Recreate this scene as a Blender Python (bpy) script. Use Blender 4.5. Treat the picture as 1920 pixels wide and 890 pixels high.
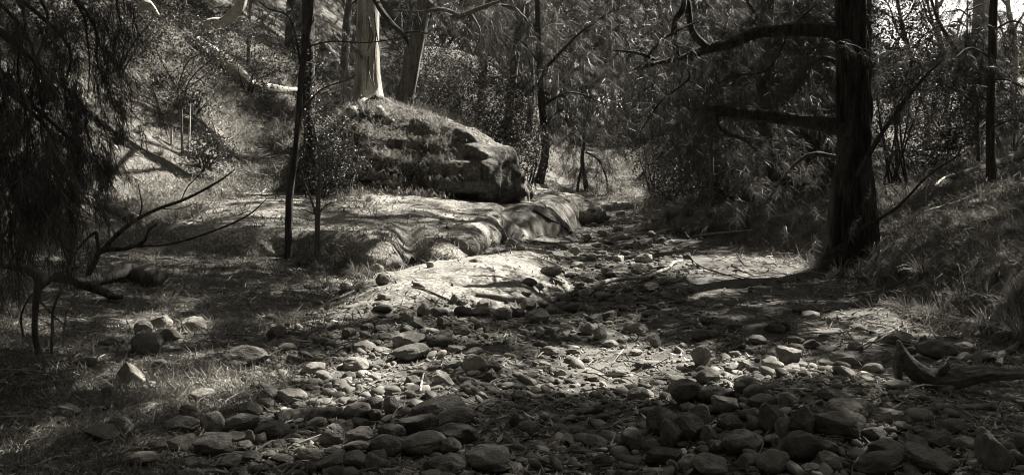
import bpy, math, random
import numpy as np
from mathutils import Vector, Matrix
from mathutils.bvhtree import BVHTree

for _o in list(bpy.data.objects):
    bpy.data.objects.remove(_o)
SC = bpy.context.scene
COL = SC.collection
RNG = np.random.default_rng(11)
random.seed(11)

# ------------------------------------------------------------------ camera, sky, sun, exposure
FPX, CX, CY, EYE = 1663.0, 960.0, 310.0, 1.6      # focal length and horizon in photo pixels, eye height in metres
cam = bpy.data.cameras.new("camera")
cam.sensor_width = 36.0
cam.lens = 36.0 * FPX / 1920.0
cam.shift_y = -(445.0 - CY) / 1920.0
cam.clip_start, cam.clip_end = 0.05, 2000.0
camo = bpy.data.objects.new("camera", cam)
COL.objects.link(camo)
camo.location = (0, 0, EYE)
camo.rotation_euler = (math.radians(90), 0, 0)
SC.camera = camo

SUN_AZ, SUN_EL = math.radians(52), math.radians(47)   # azimuth clockwise from +Y
SDIR = np.array([math.sin(SUN_AZ) * math.cos(SUN_EL), math.cos(SUN_AZ) * math.cos(SUN_EL), math.sin(SUN_EL)])
world = bpy.data.worlds.new("World")
SC.world = world
world.use_nodes = True
wn, wl = world.node_tree.nodes, world.node_tree.links
wn.clear()
sky = wn.new("ShaderNodeTexSky")
sky.sky_type = 'NISHITA'
sky.sun_disc = False
sky.sun_elevation = SUN_EL
sky.sun_rotation = SUN_AZ
bw = wn.new("ShaderNodeRGBToBW")                       # a black and white photograph: the daylight has no colour
tint = wn.new("ShaderNodeMix")
tint.data_type = 'RGBA'
tint.blend_type = 'MULTIPLY'
tint.inputs[0].default_value = 1.0
tint.inputs[7].default_value = (1.0, 0.955, 0.89, 1)
bg = wn.new("ShaderNodeBackground")
bg.inputs[1].default_value = 0.056
wo = wn.new("ShaderNodeOutputWorld")
wl.new(sky.outputs[0], bw.inputs[0])
wl.new(bw.outputs[0], tint.inputs[6])
wl.new(tint.outputs[2], bg.inputs[0])
wl.new(bg.outputs[0], wo.inputs[0])
sl = bpy.data.lights.new("sun", 'SUN')
sl.energy = 5.0
sl.angle = math.radians(0.55)
sl.color = (1.0, 0.95, 0.88)
so = bpy.data.objects.new("sun", sl)
COL.objects.link(so)
so.rotation_euler = Vector(-SDIR).to_track_quat('-Z', 'Y').to_euler()
SC.view_settings.view_transform = 'Standard'
SC.view_settings.look = 'None'
SC.view_settings.exposure = 1.95
SC.view_settings.gamma = 1.0
SC.cycles.max_bounces = 5
SC.cycles.diffuse_bounces = 3
SC.cycles.glossy_bounces = 2
SC.cycles.transmission_bounces = 2
SC.cycles.filter_width = 1.0
SC.cycles.use_denoising = True
SC.cycles.denoising_prefilter = 'ACCURATE'
SC.cycles.sample_clamp_indirect = 3.0

# ------------------------------------------------------------------ helpers
def tone(v):
    return (v, v * 0.96, v * 0.855, 1.0)

def hash3(ix, iy, iz, seed):
    h = (ix.astype(np.int64) * 374761393 + iy.astype(np.int64) * 668265263 + iz.astype(np.int64) * 2147483647 + seed * 1274126177) & 0xFFFFFFFF
    h = ((h ^ (h >> 13)) * 1274126177) & 0xFFFFFFFF
    h = ((h ^ (h >> 16)) * 2246822519) & 0xFFFFFFFF
    return ((h ^ (h >> 15)) & 0xFFFFFF) / float(0xFFFFFF) * 2 - 1

def vnoise(x, y, z, seed=0):
    x, y, z = np.broadcast_arrays(np.asarray(x, float), np.asarray(y, float), np.asarray(z, float))
    ix, iy, iz = np.floor(x).astype(np.int64), np.floor(y).astype(np.int64), np.floor(z).astype(np.int64)
    fx, fy, fz = x - ix, y - iy, z - iz
    u, v, w = [f * f * f * (f * (f * 6 - 15) + 10) for f in (fx, fy, fz)]
    r = 0
    for a in (0, 1):
        for b in (0, 1):
            for c in (0, 1):
                k = (u if a else 1 - u) * (v if b else 1 - v) * (w if c else 1 - w)
                r = r + k * hash3(ix + a, iy + b, iz + c, seed)
    return r

def fbm(x, y, z, octv=4, seed=0):
    r, a, f = 0, 1.0, 1.0
    for o in range(octv):
        r = r + a * vnoise(x * f, y * f, z * f, seed + o * 17)
        a *= 0.5
        f *= 2.07
    return r

def sst(x, a, b):
    t = np.clip((x - a) / (b - a), 0, 1)
    return t * t * (3 - 2 * t)

def mesh(name, V, F, mat=None, smooth=True, tones=None):
    """F: list of (n,3)/(n,4) integer arrays."""
    me = bpy.data.meshes.new(name)
    V = np.asarray(V, np.float32)
    F = [np.asarray(f, np.int32) for f in (F if isinstance(F, list) else [F]) if len(f)]
    me.vertices.add(len(V))
    me.vertices.foreach_set("co", V.ravel())
    idx = np.concatenate([f.ravel() for f in F])
    tot = np.concatenate([np.full(len(f), f.shape[1], np.int32) for f in F])
    st = np.concatenate([[0], np.cumsum(tot)[:-1]]).astype(np.int32)
    me.loops.add(len(idx))
    me.loops.foreach_set("vertex_index", idx)
    me.polygons.add(len(tot))
    me.polygons.foreach_set("loop_start", st)
    me.polygons.foreach_set("use_smooth", np.full(len(tot), bool(smooth)))
    me.update(calc_edges=True)
    if tones is not None:
        at = me.attributes.new("tone", 'FLOAT', 'POINT')
        at.data.foreach_set("value", np.asarray(tones, np.float32))
    if mat:
        me.materials.append(mat)
    return me

def obj(name, me, parent=None, loc=(0, 0, 0), **props):
    o = bpy.data.objects.new(name, me)
    COL.objects.link(o)
    o.location = loc
    if parent:
        o.parent = parent
    for k, v in props.items():
        if v is not None:
            o[k] = v
    return o

def tag(o, label=None, category=None, group=None, kind=None):
    for k, v in (("label", label), ("category", category), ("group", group), ("kind", kind)):
        if v:
            o[k] = v
    return o

def empty(name, loc, label, category, group=None):
    o = bpy.data.objects.new(name, None)
    o.empty_display_size = 0.2
    COL.objects.link(o)
    o.location = loc
    return tag(o, label, category, group)

def at(px, py, Y):
    return np.array([(px - CX) / FPX * Y, Y, EYE + (CY - py) / FPX * Y])

def to_px(P):
    P = np.asarray(P, float)
    y = np.maximum(P[..., 1], 0.1)
    return CX + P[..., 0] / y * FPX, CY + (EYE - P[..., 2]) / y * FPX

def join(parts):
    """[(V, [F..], tones or None)] -> V, F, tones"""
    Vs, F3, F4, T, n = [], [], [], [], 0
    for V, F, t in parts:
        Vs.append(V)
        for f in F:
            if len(f):
                (F3 if f.shape[1] == 3 else F4).append(f + n)
        T.append(np.full(len(V), 0.5) if t is None else t)
        n += len(V)
    F = []
    if F3: F.append(np.concatenate(F3))
    if F4: F.append(np.concatenate(F4))
    return np.concatenate(Vs), F, np.concatenate(T)

def smooth_path(pts, n):
    pts = np.asarray(pts, float)
    k = len(pts)
    t = np.linspace(0, k - 1, n)
    i = np.clip(np.floor(t).astype(int), 0, k - 2)
    f = (t - i)[:, None]
    p0, p1, p2, p3 = pts[np.maximum(i - 1, 0)], pts[i], pts[i + 1], pts[np.minimum(i + 2, k - 1)]
    return 0.5 * ((2 * p1) + (-p0 + p2) * f + (2 * p0 - 5 * p1 + 4 * p2 - p3) * f ** 2 + (-p0 + 3 * p1 - 3 * p2 + p3) * f ** 3)

def tube(pts, radii, seg=8, rough=0.0, n=None, seed=0, cap=True, fscale=5.0):
    """Tapered limb along a smoothed path; rough = bark relief as a share of the radius."""
    pts = np.asarray(pts, float)
    radii = np.asarray(radii, float)
    n = n or max(len(pts), 2)
    P = smooth_path(pts, n) if len(pts) > 2 else pts[0] + (pts[-1] - pts[0]) * np.linspace(0, 1, n)[:, None]
    R = np.interp(np.linspace(0, 1, n), np.linspace(0, 1, len(radii)), radii)
    T = np.gradient(P, axis=0)
    T /= np.linalg.norm(T, axis=1)[:, None] + 1e-9
    up = np.array([0.31, 0.83, 0.2]) if abs(T[0] @ np.array([0.31, 0.83, 0.2])) < 0.85 else np.array([1.0, 0, 0.1])
    A = np.zeros_like(P)
    a = up
    for i in range(n):
        a = a - T[i] * (a @ T[i])
        a = a / (np.linalg.norm(a) + 1e-9)
        A[i] = a
    B = np.cross(T, A)
    th = np.arange(seg) / seg * 2 * np.pi
    rr = np.repeat(R[:, None], seg, 1)
    if rough:
        l = np.concatenate([[0], np.cumsum(np.linalg.norm(np.diff(P, axis=0), axis=1))])
        c, s = np.cos(th)[None], np.sin(th)[None]
        nz = fbm(c * fscale + 0 * l[:, None], s * fscale + 0 * l[:, None], l[:, None] * 1.1 / max(R.max(), .02) * .25, 3, seed)
        rr = rr * (1 + rough * nz)
    V = P[:, None] + rr[..., None] * (np.cos(th)[None, :, None] * A[:, None] + np.sin(th)[None, :, None] * B[:, None])
    V = V.reshape(-1, 3)
    i, j = np.meshgrid(np.arange(n - 1), np.arange(seg), indexing='ij')
    q = np.stack([i * seg + j, i * seg + (j + 1) % seg, (i + 1) * seg + (j + 1) % seg, (i + 1) * seg + j], -1).reshape(-1, 4)
    F = [q]
    if cap:
        V = np.concatenate([V, P[:1], P[-1:]])
        j = np.arange(seg)
        F.append(np.concatenate([np.stack([np.full(seg, n * seg), (j + 1) % seg, j], -1),
                                 np.stack([np.full(seg, n * seg + 1), (n - 1) * seg + j, (n - 1) * seg + (j + 1) % seg], -1)]))
    return V, F, None

def unit(v):
    return v / (np.linalg.norm(v, axis=-1, keepdims=True) + 1e-9)

def needles(C, D, n, L, w, droop=0.45, spread=0.55, rng=RNG):
    """n long drooping needles from each clump centre C, along D: (verts, faces, tones)."""
    N = len(C)
    C = np.repeat(C, n, 0)
    D = np.repeat(unit(D), n, 0)
    m = N * n
    p0 = C + D * rng.uniform(-0.5, 0.5, (m, 1)) * L + rng.normal(0, 0.06 * L, (m, 3))
    d = unit(D * 0.75 + rng.normal(0, spread, (m, 3)) + np.array([0, 0, -droop]))
    l = L * rng.uniform(0.55, 1.15, (m, 1))
    p1 = p0 + d * l * 0.5
    d2 = unit(d + np.array([0, 0, -droop]) * rng.uniform(0.4, 1.2, (m, 1)))
    p2 = p1 + d2 * l * 0.55
    s = unit(np.cross(d, rng.normal(0, 1, (m, 3)))) * w * 0.5
    V = np.stack([p0 - s, p0 + s, p1 - s * .8, p1 + s * .8, p2], 1).reshape(-1, 3)
    b = np.arange(m)[:, None] * 5
    T = np.repeat(np.repeat(rng.uniform(0, 1, N), n) * 0.6 + rng.uniform(0, 0.4, m), 5)
    return V, [b + np.array([[0, 1, 3, 2]]), b + np.array([[2, 3, 4]])], T

def leaves(C, n, spread, L, W, rng=RNG, droop=0.0, flat=0.0):
    """n little leaves (folded rhombs) round each centre C."""
    N = len(C)
    m = N * n
    c = np.repeat(C, n, 0) + rng.normal(0, 1, (m, 3)) * spread
    d = unit(rng.normal(0, 1, (m, 3)) * np.array([1, 1, 1 - flat]) + np.array([0, 0, -droop]))
    s = unit(np.cross(d, rng.normal(0, 1, (m, 3)) * np.array([1 - flat, 1 - flat, 1]) + np.array([0, 0, flat * 2])))
    nn = np.cross(d, s)
    l = L * rng.uniform(0.6, 1.2, (m, 1))
    w = W * rng.uniform(0.7, 1.2, (m, 1))
    V = np.stack([c - d * l * .5, c - s * w * .5 + nn * w * .12, c + d * l * .5 - nn * l * .08, c + s * w * .5 + nn * w * .12], 1).reshape(-1, 3)
    b = np.arange(m)[:, None] * 4
    T = np.repeat(np.repeat(rng.uniform(0, 1, N), n) * 0.4 + rng.uniform(0, 0.6, m), 4)
    return V, [b + np.array([[0, 1, 2]]), b + np.array([[0, 2, 3]])], T

# ------------------------------------------------------------------ materials
def material(name, lo, hi, scale=4.0, detail=6.0, rough=0.8, bump=0.0, bscale=None, stretch=(1, 1, 1), use_tone=0.0, obj_rand=0.0,
             trans=0.0, spec=0.3, speck=0.0, speck_scale=60.0, ramp=(0.3, 0.7), bdist=0.02, streak=0.0):
    m = bpy.data.materials.new(name)
    m.use_nodes = True
    N, L = m.node_tree.nodes, m.node_tree.links
    N.clear()
    out = N.new("ShaderNodeOutputMaterial")
    bs = N.new("ShaderNodeBsdfPrincipled")
    bs.inputs["Roughness"].default_value = rough
    bs.inputs["Specular IOR Level"].default_value = spec
    tc = N.new("ShaderNodeTexCoord")
    mp = N.new("ShaderNodeMapping")
    mp.inputs["Scale"].default_value = stretch
    L.new(tc.outputs["Object"], mp.inputs["Vector"])
    vec = mp.outputs[0]
    oi = None
    if obj_rand:
        oi = N.new("ShaderNodeObjectInfo")
        ad = N.new("ShaderNodeVectorMath")
        ad.operation = 'ADD'
        sc = N.new("ShaderNodeVectorMath")
        sc.operation = 'SCALE'
        sc.inputs["Scale"].default_value = 3.7
        L.new(oi.outputs["Location"], sc.inputs[0])
        L.new(vec, ad.inputs[0])
        L.new(sc.outputs[0], ad.inputs[1])
        vec = ad.outputs[0]
    nz = N.new("ShaderNodeTexNoise")
    nz.inputs["Scale"].default_value = scale
    nz.inputs["Detail"].default_value = detail
    nz.inputs["Roughness"].default_value = 0.62
    L.new(vec, nz.inputs["Vector"])
    rp = N.new("ShaderNodeValToRGB")
    rp.color_ramp.elements[0].position, rp.color_ramp.elements[1].position = ramp
    rp.color_ramp.elements[0].color, rp.color_ramp.elements[1].color = tone(lo), tone(hi)
    L.new(nz.outputs[0], rp.inputs[0])
    colr = rp.outputs[0]

    def mult(colr, fac_out):
        mx = N.new("ShaderNodeMix")
        mx.data_type = 'RGBA'
        mx.blend_type = 'MULTIPLY'
        mx.inputs[0].default_value = 1.0
        L.new(colr, mx.inputs[6])
        L.new(fac_out, mx.inputs[7])
        return mx.outputs[2]

    def remap(sock, a, b):
        mr = N.new("ShaderNodeMapRange")
        mr.inputs[3].default_value, mr.inputs[4].default_value = a, b
        L.new(sock, mr.inputs[0])
        return mr.outputs[0]
    if speck:
        n2 = N.new("ShaderNodeTexNoise")
        n2.inputs["Scale"].default_value = speck_scale
        n2.inputs["Detail"].default_value = 3
        L.new(vec, n2.inputs["Vector"])
        mr = N.new("ShaderNodeMapRange")
        mr.inputs[1].default_value, mr.inputs[2].default_value = 0.35, 0.65
        mr.inputs[3].default_value, mr.inputs[4].default_value = 1 - speck, 1 + speck
        L.new(n2.outputs[0], mr.inputs[0])
        colr = mult(colr, mr.outputs[0])
    if streak:
        m3 = N.new("ShaderNodeMapping")
        m3.inputs["Scale"].default_value = (3.0, 3.0, 0.25)
        L.new(tc.outputs["Object"], m3.inputs["Vector"])
        n3 = N.new("ShaderNodeTexNoise")
        n3.inputs["Scale"].default_value = 1.6
        n3.inputs["Detail"].default_value = 4
        L.new(m3.outputs[0], n3.inputs["Vector"])
        mr = N.new("ShaderNodeMapRange")
        mr.inputs[1].default_value, mr.inputs[2].default_value = 0.4, 0.6
        mr.inputs[3].default_value, mr.inputs[4].default_value = 1 - streak, 1.0
        L.new(n3.outputs[0], mr.inputs[0])
        colr = mult(colr, mr.outputs[0])
    if use_tone:
        a = N.new("ShaderNodeAttribute")
        a.attribute_name = "tone"
        colr = mult(colr, remap(a.outputs["Fac"], 1 - use_tone, 1 + use_tone))
    if obj_rand:
        colr = mult(colr, remap(oi.outputs["Random"], 1 - obj_rand, 1 + obj_rand))
    L.new(colr, bs.inputs["Base Color"])
    if bump:
        bn = N.new("ShaderNodeTexNoise")
        bn.inputs["Scale"].default_value = bscale or scale * 4
        bn.inputs["Detail"].default_value = 8
        bn.inputs["Roughness"].default_value = 0.65
        L.new(vec, bn.inputs["Vector"])
        bp = N.new("ShaderNodeBump")
        bp.inputs["Strength"].default_value = bump
        bp.inputs["Distance"].default_value = bdist
        L.new(bn.outputs[0], bp.inputs["Height"])
        L.new(bp.outputs[0], bs.inputs["Normal"])
    sh = bs.outputs[0]
    if trans:
        tr = N.new("ShaderNodeBsdfTranslucent")
        L.new(colr, tr.inputs[0])
        mx = N.new("ShaderNodeMixShader")
        mx.inputs[0].default_value = trans
        L.new(bs.outputs[0], mx.inputs[1])
        L.new(tr.outputs[0], mx.inputs[2])
        sh = mx.outputs[0]
    L.new(sh, out.inputs[0])
    return m

M = dict(
    earth=material("leaf_strewn_earth", 0.055, 0.20, 5, 10, .95, bump=.9, bscale=60, speck=.45, speck_scale=90, bdist=.03),
    sandstone=material("sandstone", 0.10, 0.32, 1.5, 12, .9, bump=1.0, bscale=9, speck=.5, speck_scale=26, bdist=.05),
    dark_sandstone=material("weathered_sandstone", 0.05, 0.23, 2.2, 11, .92, bump=1.0, bscale=6, speck=.45, speck_scale=22, bdist=.09, streak=.35),
    streaked=material("water_streaked_sandstone", 0.14, 0.34, 1.4, 8, .9, bump=.7, bscale=9, speck=.25, speck_scale=40, bdist=.03, streak=.65),
    stone=material("river_stone", 0.11, 0.30, 3.0, 10, .8, bump=.9, bscale=14, speck=.38, speck_scale=55, obj_rand=.5, bdist=.018, spec=.3),
    mossy=material("lichened_stone", 0.05, 0.22, 5, 8, .9, bump=.8, bscale=18, speck=.4, speck_scale=40, obj_rand=.2, bdist=.02),
    pebble=material("pebble", 0.08, 0.23, 3, 5, .8, use_tone=.5, bump=.3, bscale=30),
    litter=material("dry_leaf", 0.22, 0.42, 3, 2, .75, use_tone=.65, trans=.15),
    twig=material("dry_twig", 0.16, 0.32, 8, 4, .8, use_tone=.5),
    grass=material("grass_blade", 0.13, 0.27, 1.2, 3, .6, use_tone=.6, trans=.3, spec=.3),
    needle=material("she_oak_needle", 0.045, 0.095, .6, 3, .5, use_tone=.6, trans=.28, spec=.3),
    gumleaf=material("leathery_leaf", 0.04, 0.085, 2, 3, .45, use_tone=.6, trans=.2, spec=.3),
    darkbark=material("furrowed_bark", 0.02, 0.12, 8, 9, .95, bump=1.0, bscale=11, stretch=(1.8, 1.8, .25), bdist=.09, speck=.3, speck_scale=30),
    midbark=material("weathered_bark", 0.06, 0.19, 6, 9, .9, bump=.9, bscale=16, stretch=(1.5, 1.5, .25), bdist=.03, speck=.3, speck_scale=30),
    palebark=material("smooth_gum_bark", 0.17, 0.46, 2.6, 9, .75, bump=.6, bscale=9, stretch=(1.3, 1.3, .35), bdist=.02, speck=.2, speck_scale=20, ramp=(.35, .6), streak=.45),
    darkwood=material("dark_driftwood", 0.06, 0.18, 5, 9, .85, bump=1.0, bscale=12, stretch=(.4, 1.5, 1.5), bdist=.025, speck=.25, speck_scale=40),
    deadwood=material("silvered_wood", 0.09, 0.24, 5, 9, .85, bump=.9, bscale=14, stretch=(.4, 1.5, 1.5), bdist=.02, speck=.25, speck_scale=40),
    palewood=material("bleached_wood", 0.30, 0.55, 5, 8, .8, bump=.6, bscale=12, bdist=.02, speck=.25, speck_scale=30),
)

# ------------------------------------------------------------------ ground
YS = [0, 5, 8, 11, 13, 15, 22, 30, 40, 60, 400]
def creek_edges(y):
    xl = np.interp(y, YS, [-1.0, -1.2, -1.7, -1.8, -.6, .3, 1.2, 1.9, 2.8, 4.5, 30])
    xr = np.interp(y, [0, 5, 8, 10, 13.5, 17, 21, 30, 40, 60, 400], [4.0, 4.0, 4.3, 4.5, 4.9, 4.6, 3.5, 4.4, 5.8, 8.5, 40])
    return xl, xr

def H(x, y, fine=True):
    x, y = np.broadcast_arrays(np.asarray(x, float), np.asarray(y, float))
    xl, xr = creek_edges(y)
    wob = fbm(x * .35, y * .35, 3.1, 3, 5)
    z = 0.004 * np.maximum(y - 5, 0) + 0.19 * np.clip(y - 36.5, 0, 12) + 0.05 * np.clip(y - 48.5, 0, 300)
    z = z - 0.10 * np.exp(-((x - (xl + xr * .6) / 1.6) / 1.0) ** 2) * sst(y, 2, 6)
    dl = np.maximum(xl - x + wob * .25, 0)
    z = z + 0.055 * np.minimum(dl, 9)                                   # low grass flat
    back = sst(y, 13.0, 17.5) * sst(dl, .3, 3.5)
    z = z + back * (0.28 + 0.05 * np.maximum(y - 15, 0))                # shelf ground rising behind
    z = z + np.clip((y - 22) * .24, 0, 3.2) * sst(dl, .5, 8.0)
    foot = -7.0 + .4 * wob - np.interp(y, [0, 8, 14], [5.0, 2.0, 0])
    hill = np.maximum(foot - x, 0)
    z = z + np.where(hill < 8, .74 * hill * sst(hill, -.5, 1.6), .74 * 8 + .22 * (hill - 8)) * sst(y, 4, 12)
    dr = np.maximum(x - xr + wob * .3, 0)
    step = np.interp(y, [0, 6, 8, 60], [.1, .2, .45, .45])
    z = z + step * sst(dr, 0, .7) + .155 * np.minimum(dr, 40)
    z = z + .22 * np.exp(-(((x - 1.75) / 1.0) ** 2 + ((y - 5.5) / .9) ** 2))   # heap under the stone pile
    z = z + .06 * wob
    if fine:
        z = z + .03 * fbm(x * 1.6, y * 1.6, .5, 3, 9) + .010 * fbm(x * 9, y * 9, .7, 2, 19)
    return z

def ground_sheet():
    u = np.linspace(-1, 1, 340)
    xs = 320 * np.sinh(5.6 * u) / np.sinh(5.6) + 0.8
    v = np.linspace(0, 1, 350)
    ys = -3 + 403 * (np.exp(5.0 * v) - 1) / (np.exp(5.0) - 1)
    X, Y = np.meshgrid(xs, ys, indexing='ij')
    Z = H(X, Y)
    V = np.stack([X, Y, Z], -1).reshape(-1, 3)
    i, j = np.meshgrid(np.arange(len(xs) - 1), np.arange(len(ys) - 1), indexing='ij')
    n = len(ys)
    F = np.stack([i * n + j, (i + 1) * n + j, (i + 1) * n + j + 1, i * n + j + 1], -1).reshape(-1, 4)
    return V, F
GV, GF = ground_sheet()
obj("ground", mesh("ground", GV, GF, M['earth']), kind="structure")

# ------------------------------------------------------------------ sandstone: surfaces drawn out of a distance field
def surface_net(f, lo, hi, h):
    lo, hi = np.array(lo, float), np.array(hi, float)
    n = np.ceil((hi - lo) / h).astype(int) + 1
    ax = [lo[k] + h * np.arange(n[k]) for k in range(3)]
    X, Y, Z = np.meshgrid(*ax, indexing='ij')
    D = f(X, Y, Z)
    S = D < 0
    cnt = np.zeros(n - 1)
    acc = np.zeros(tuple(n - 1) + (3,))
    for axis in range(3):
        o = [a for a in range(3) if a != axis]
        for b in (0, 1):
            for c in (0, 1):
                s0, s1 = [None] * 3, [None] * 3
                s0[axis], s1[axis] = slice(0, n[axis] - 1), slice(1, n[axis])
                for a, k in ((o[0], b), (o[1], c)):
                    s0[a] = s1[a] = slice(k, n[a] - 1 + k)
                d0, d1 = D[tuple(s0)], D[tuple(s1)]
                cr = (d0 < 0) != (d1 < 0)
                t = np.where(cr, d0 / np.where(cr, d0 - d1, 1), 0)
                cnt += cr
                for a, k in ((o[0], b), (o[1], c)):
                    acc[..., a] += cr * k
                acc[..., axis] += np.where(cr, t, 0)
    act = cnt > 0
    ids = np.full(cnt.shape, -1)
    ids[act] = np.arange(act.sum())
    idx = np.argwhere(act)
    V = lo + h * (idx + acc[act] / cnt[act][:, None])
    F = []
    for axis in range(3):
        o = [(axis + 1) % 3, (axis + 2) % 3]
        s0, s1 = [slice(None)] * 3, [slice(None)] * 3
        s0[axis], s1[axis] = slice(0, -1), slice(1, None)
        a, b = S[tuple(s0)], S[tuple(s1)]
        e = np.argwhere(a != b)
        ok = np.ones(len(e), bool)
        for k in o:
            ok &= (e[:, k] > 0) & (e[:, k] < n[k] - 1)
        e = e[ok]
        flip = a[tuple(e.T)]
        q = []
        for da, db in ((-1, -1), (0, -1), (0, 0), (-1, 0)):
            g = e.copy()
            g[:, o[0]] += da
            g[:, o[1]] += db
            q.append(ids[tuple(g.T)])
        q = np.stack(q, 1)
        q[~flip] = q[~flip][:, ::-1]
        F.append(q)
    return V, np.concatenate(F)

def smin(a, b, k):
    h = np.clip(.5 + .5 * (b - a) / k, 0, 1)
    return b * (1 - h) + a * h - k * h * (1 - h)

def smax(a, b, k):
    return -smin(-a, -b, k)

def ell(X, Y, Z, c, r, yaw=0.0):
    co, si = math.cos(yaw), math.sin(yaw)
    x, y, z = X - c[0], Y - c[1], Z - c[2]
    x, y = co * x + si * y, -si * x + co * y
    k0 = np.sqrt((x / r[0]) ** 2 + (y / r[1]) ** 2 + (z / r[2]) ** 2)
    k1 = np.sqrt((x / r[0] ** 2) ** 2 + (y / r[1] ** 2) ** 2 + (z / r[2] ** 2) ** 2)
    return k0 * (k0 - 1) / (k1 + 1e-9)

def poly_sdf(X, Y, P):
    P = np.asarray(P, float)
    d = np.full(X.shape, 1e9)
    inside = np.zeros(X.shape, bool)
    for a, b in zip(P, np.roll(P, -1, 0)):
        e = b - a
        wx, wy = X - a[0], Y - a[1]
        t = np.clip((wx * e[0] + wy * e[1]) / (e @ e), 0, 1)
        d = np.minimum(d, (wx - e[0] * t) ** 2 + (wy - e[1] * t) ** 2)
        c = ((a[1] > Y) != (b[1] > Y)) & (X < (b[0] - a[0]) * (Y - a[1]) / (b[1] - a[1] + 1e-12) + a[0])
        inside ^= c
    d = np.sqrt(d)
    return np.where(inside, -d, d)

def f_shelf(X, Y, Z):
    x2, y2 = X[:, :, 0], Y[:, :, 0]
    wob = .22 * fbm(x2 * .7, y2 * .7, 1.0, 3, 31)
    P = [(-7.6, 15.4), (-6.5, 15.0), (-5.4, 14.0), (-4.3, 13.6), (-3.3, 13.6), (-2.5, 13.2), (-1.95, 12.7), (-1.65, 12.75), (-1.5, 13.9), (-1.2, 13.2),
         (-.85, 13.5), (-.62, 14.6), (-.45, 16.5), (-.2, 19), (.2, 22), (-1, 26), (-8, 26), (-8.6, 19)]
    d2 = poly_sdf(x2, y2, P) + wob * .4
    top = .60 + .07 * (y2 - 14.5) + .03 * np.maximum(-x2 - 3, 0) + .10 * fbm(x2 * .45, y2 * .6, 7.0, 3, 37)
    top = top - .26 * np.exp(-((x2 + 1.55 + .10 * (y2 - 13)) / .15) ** 2) * sst(16.2 - y2, 0, 2.2)   # gully between the two noses
    top = top - .16 * sst(x2, -2.5, -.6)
    d = smax(d2[..., None] + .16 * np.maximum(Z - .12, 0) - .12, Z - top[..., None], .34)
    d = d - .04 * np.exp(-((Z - .18) / .16) ** 2)
    d = d + .10 * np.exp(-((Z - .10 - .06 * wob[..., None]) / .05) ** 2)                     # thin undercut at the foot
    rough = sst(-Z + top[..., None], .05, .3)
    return d + (.022 + .075 * rough) * fbm(X * 3.2, Y * 3.2, Z * 1.6, 4, 41) + .03 * rough * np.abs(vnoise(X * 9, Y * 9, Z * 9, 43))

def f_slab(X, Y, Z):
    d = ell(X, Y, Z, (-.80, 11.5, -1.24), (2.0, 4.0, 1.55), -.42)
    d = smin(d, ell(X, Y, Z, (-.05, 14.2, -.95), (1.25, 3.4, 1.18), -.25), .4)
    return d + .06 * fbm(X * .9, Y * .9, Z, 3, 51) + .022 * fbm(X * 3, Y * 3, Z * 6, 4, 53)

def f_streaked(X, Y, Z):
    x2, y2 = X[:, :, 0], Y[:, :, 0]
    P = [(-.95, 17.9), (-.2, 18.1), (.5, 18.6), (1.05, 19.5), (1.35, 20.6), (1.7, 22.5), (1.3, 25), (-.5, 25.5), (-1.8, 21)]
    d2 = poly_sdf(x2, y2, P) + .16 * fbm(x2 * 1.1, y2 * 1.1, 2.0, 3, 61)
    top = .60 + .05 * (y2 - 18.5) + .08 * fbm(x2 * .7, y2 * .7, 4.0, 3, 63) - .14 * sst(x2, .6, 1.7)
    d = smax(d2[..., None] + .35 * np.maximum(Z, 0), Z - top[..., None], .45)
    return d + .03 * fbm(X * 2.2, Y * 2.2, Z * .8, 3, 67)

def f_outcrop(X, Y, Z):
    x2, y2 = X[:, :, 0], Y[:, :, 0]
    P = [(-4.9, 20.6), (-3.8, 19.7), (-2.6, 19.6), (-1.5, 19.3), (-.5, 19.5), (.10, 20.2), (.50, 21.5), (.4, 24), (-.5, 27), (-3, 28.5), (-5.2, 27), (-5.6, 23)]
    w1 = .30 * fbm(X * .55, Y * .55, Z * .5, 3, 71)
    d2 = poly_sdf(x2, y2, P)[..., None] + w1
    top = np.interp(x2, [-6, -4.6, -4.0, -3.2, -2.4, -1.3, -.15, .45, 1], [1.7, 2.6, 3.05, 3.2, 3.0, 2.5, 1.95, 1.4, .9]) + .16 * fbm(x2 * .8, y2 * .5, 2, 3, 72)
    zz = Z + .22 * fbm(X * .5 + 5, Y * .5, 0 * Z, 2, 74) + .10 * (X + 2)
    zs = [.6, .98, 1.06, 1.30, 1.345, 1.42, 1.60, 1.74, 1.785, 1.95, 2.12, 2.16, 2.45, 2.6, 2.64, 3.2]
    rs = [.20, .18, -.04, -.02, .17, .10, .10, .15, .36, .30, .42, .62, .72, .85, 1.05, 1.7]
    rec = np.interp(zz, zs, rs)                                                              # beds that stand proud, with joints cut back between them
    gate = sst(fbm(X * .7 + 9, Y * .7, Z * .4, 2, 77) + .3, -.3, .3)
    rec = rec * gate + (1 - gate) * np.interp(zz, [.6, 1.1, 1.9, 3.2], [.1, 0, .35, 1.6])
    d = smax(d2 + rec, Z - top[..., None], .30)
    for sd in (91, 93):
        blk = vnoise(X * .8 + 3, Y * .8, Z * .25, sd)
        d = d + .08 * np.exp(-(blk / .03) ** 2) * sst(1.9 - Z, 0, .4)                        # steep joints in the lower beds
    return d + .06 * fbm(X * 1.6, Y * 1.6, Z * 2, 3, 95) + .075 * fbm(X * 3.2, Y * 3.2, Z * 4.5, 4, 79)

def f_round(X, Y, Z):
    d = ell(X, Y, Z, (.75, 24.0, .35), (.95, 1.7, .62), .3)
    d = smin(d, ell(X, Y, Z, (1.5, 25.5, .25), (.9, 1.8, .55), .4), .12)
    return d + .05 * fbm(X * 1.3, Y * 1.3, Z * 2, 3, 83)

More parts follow.
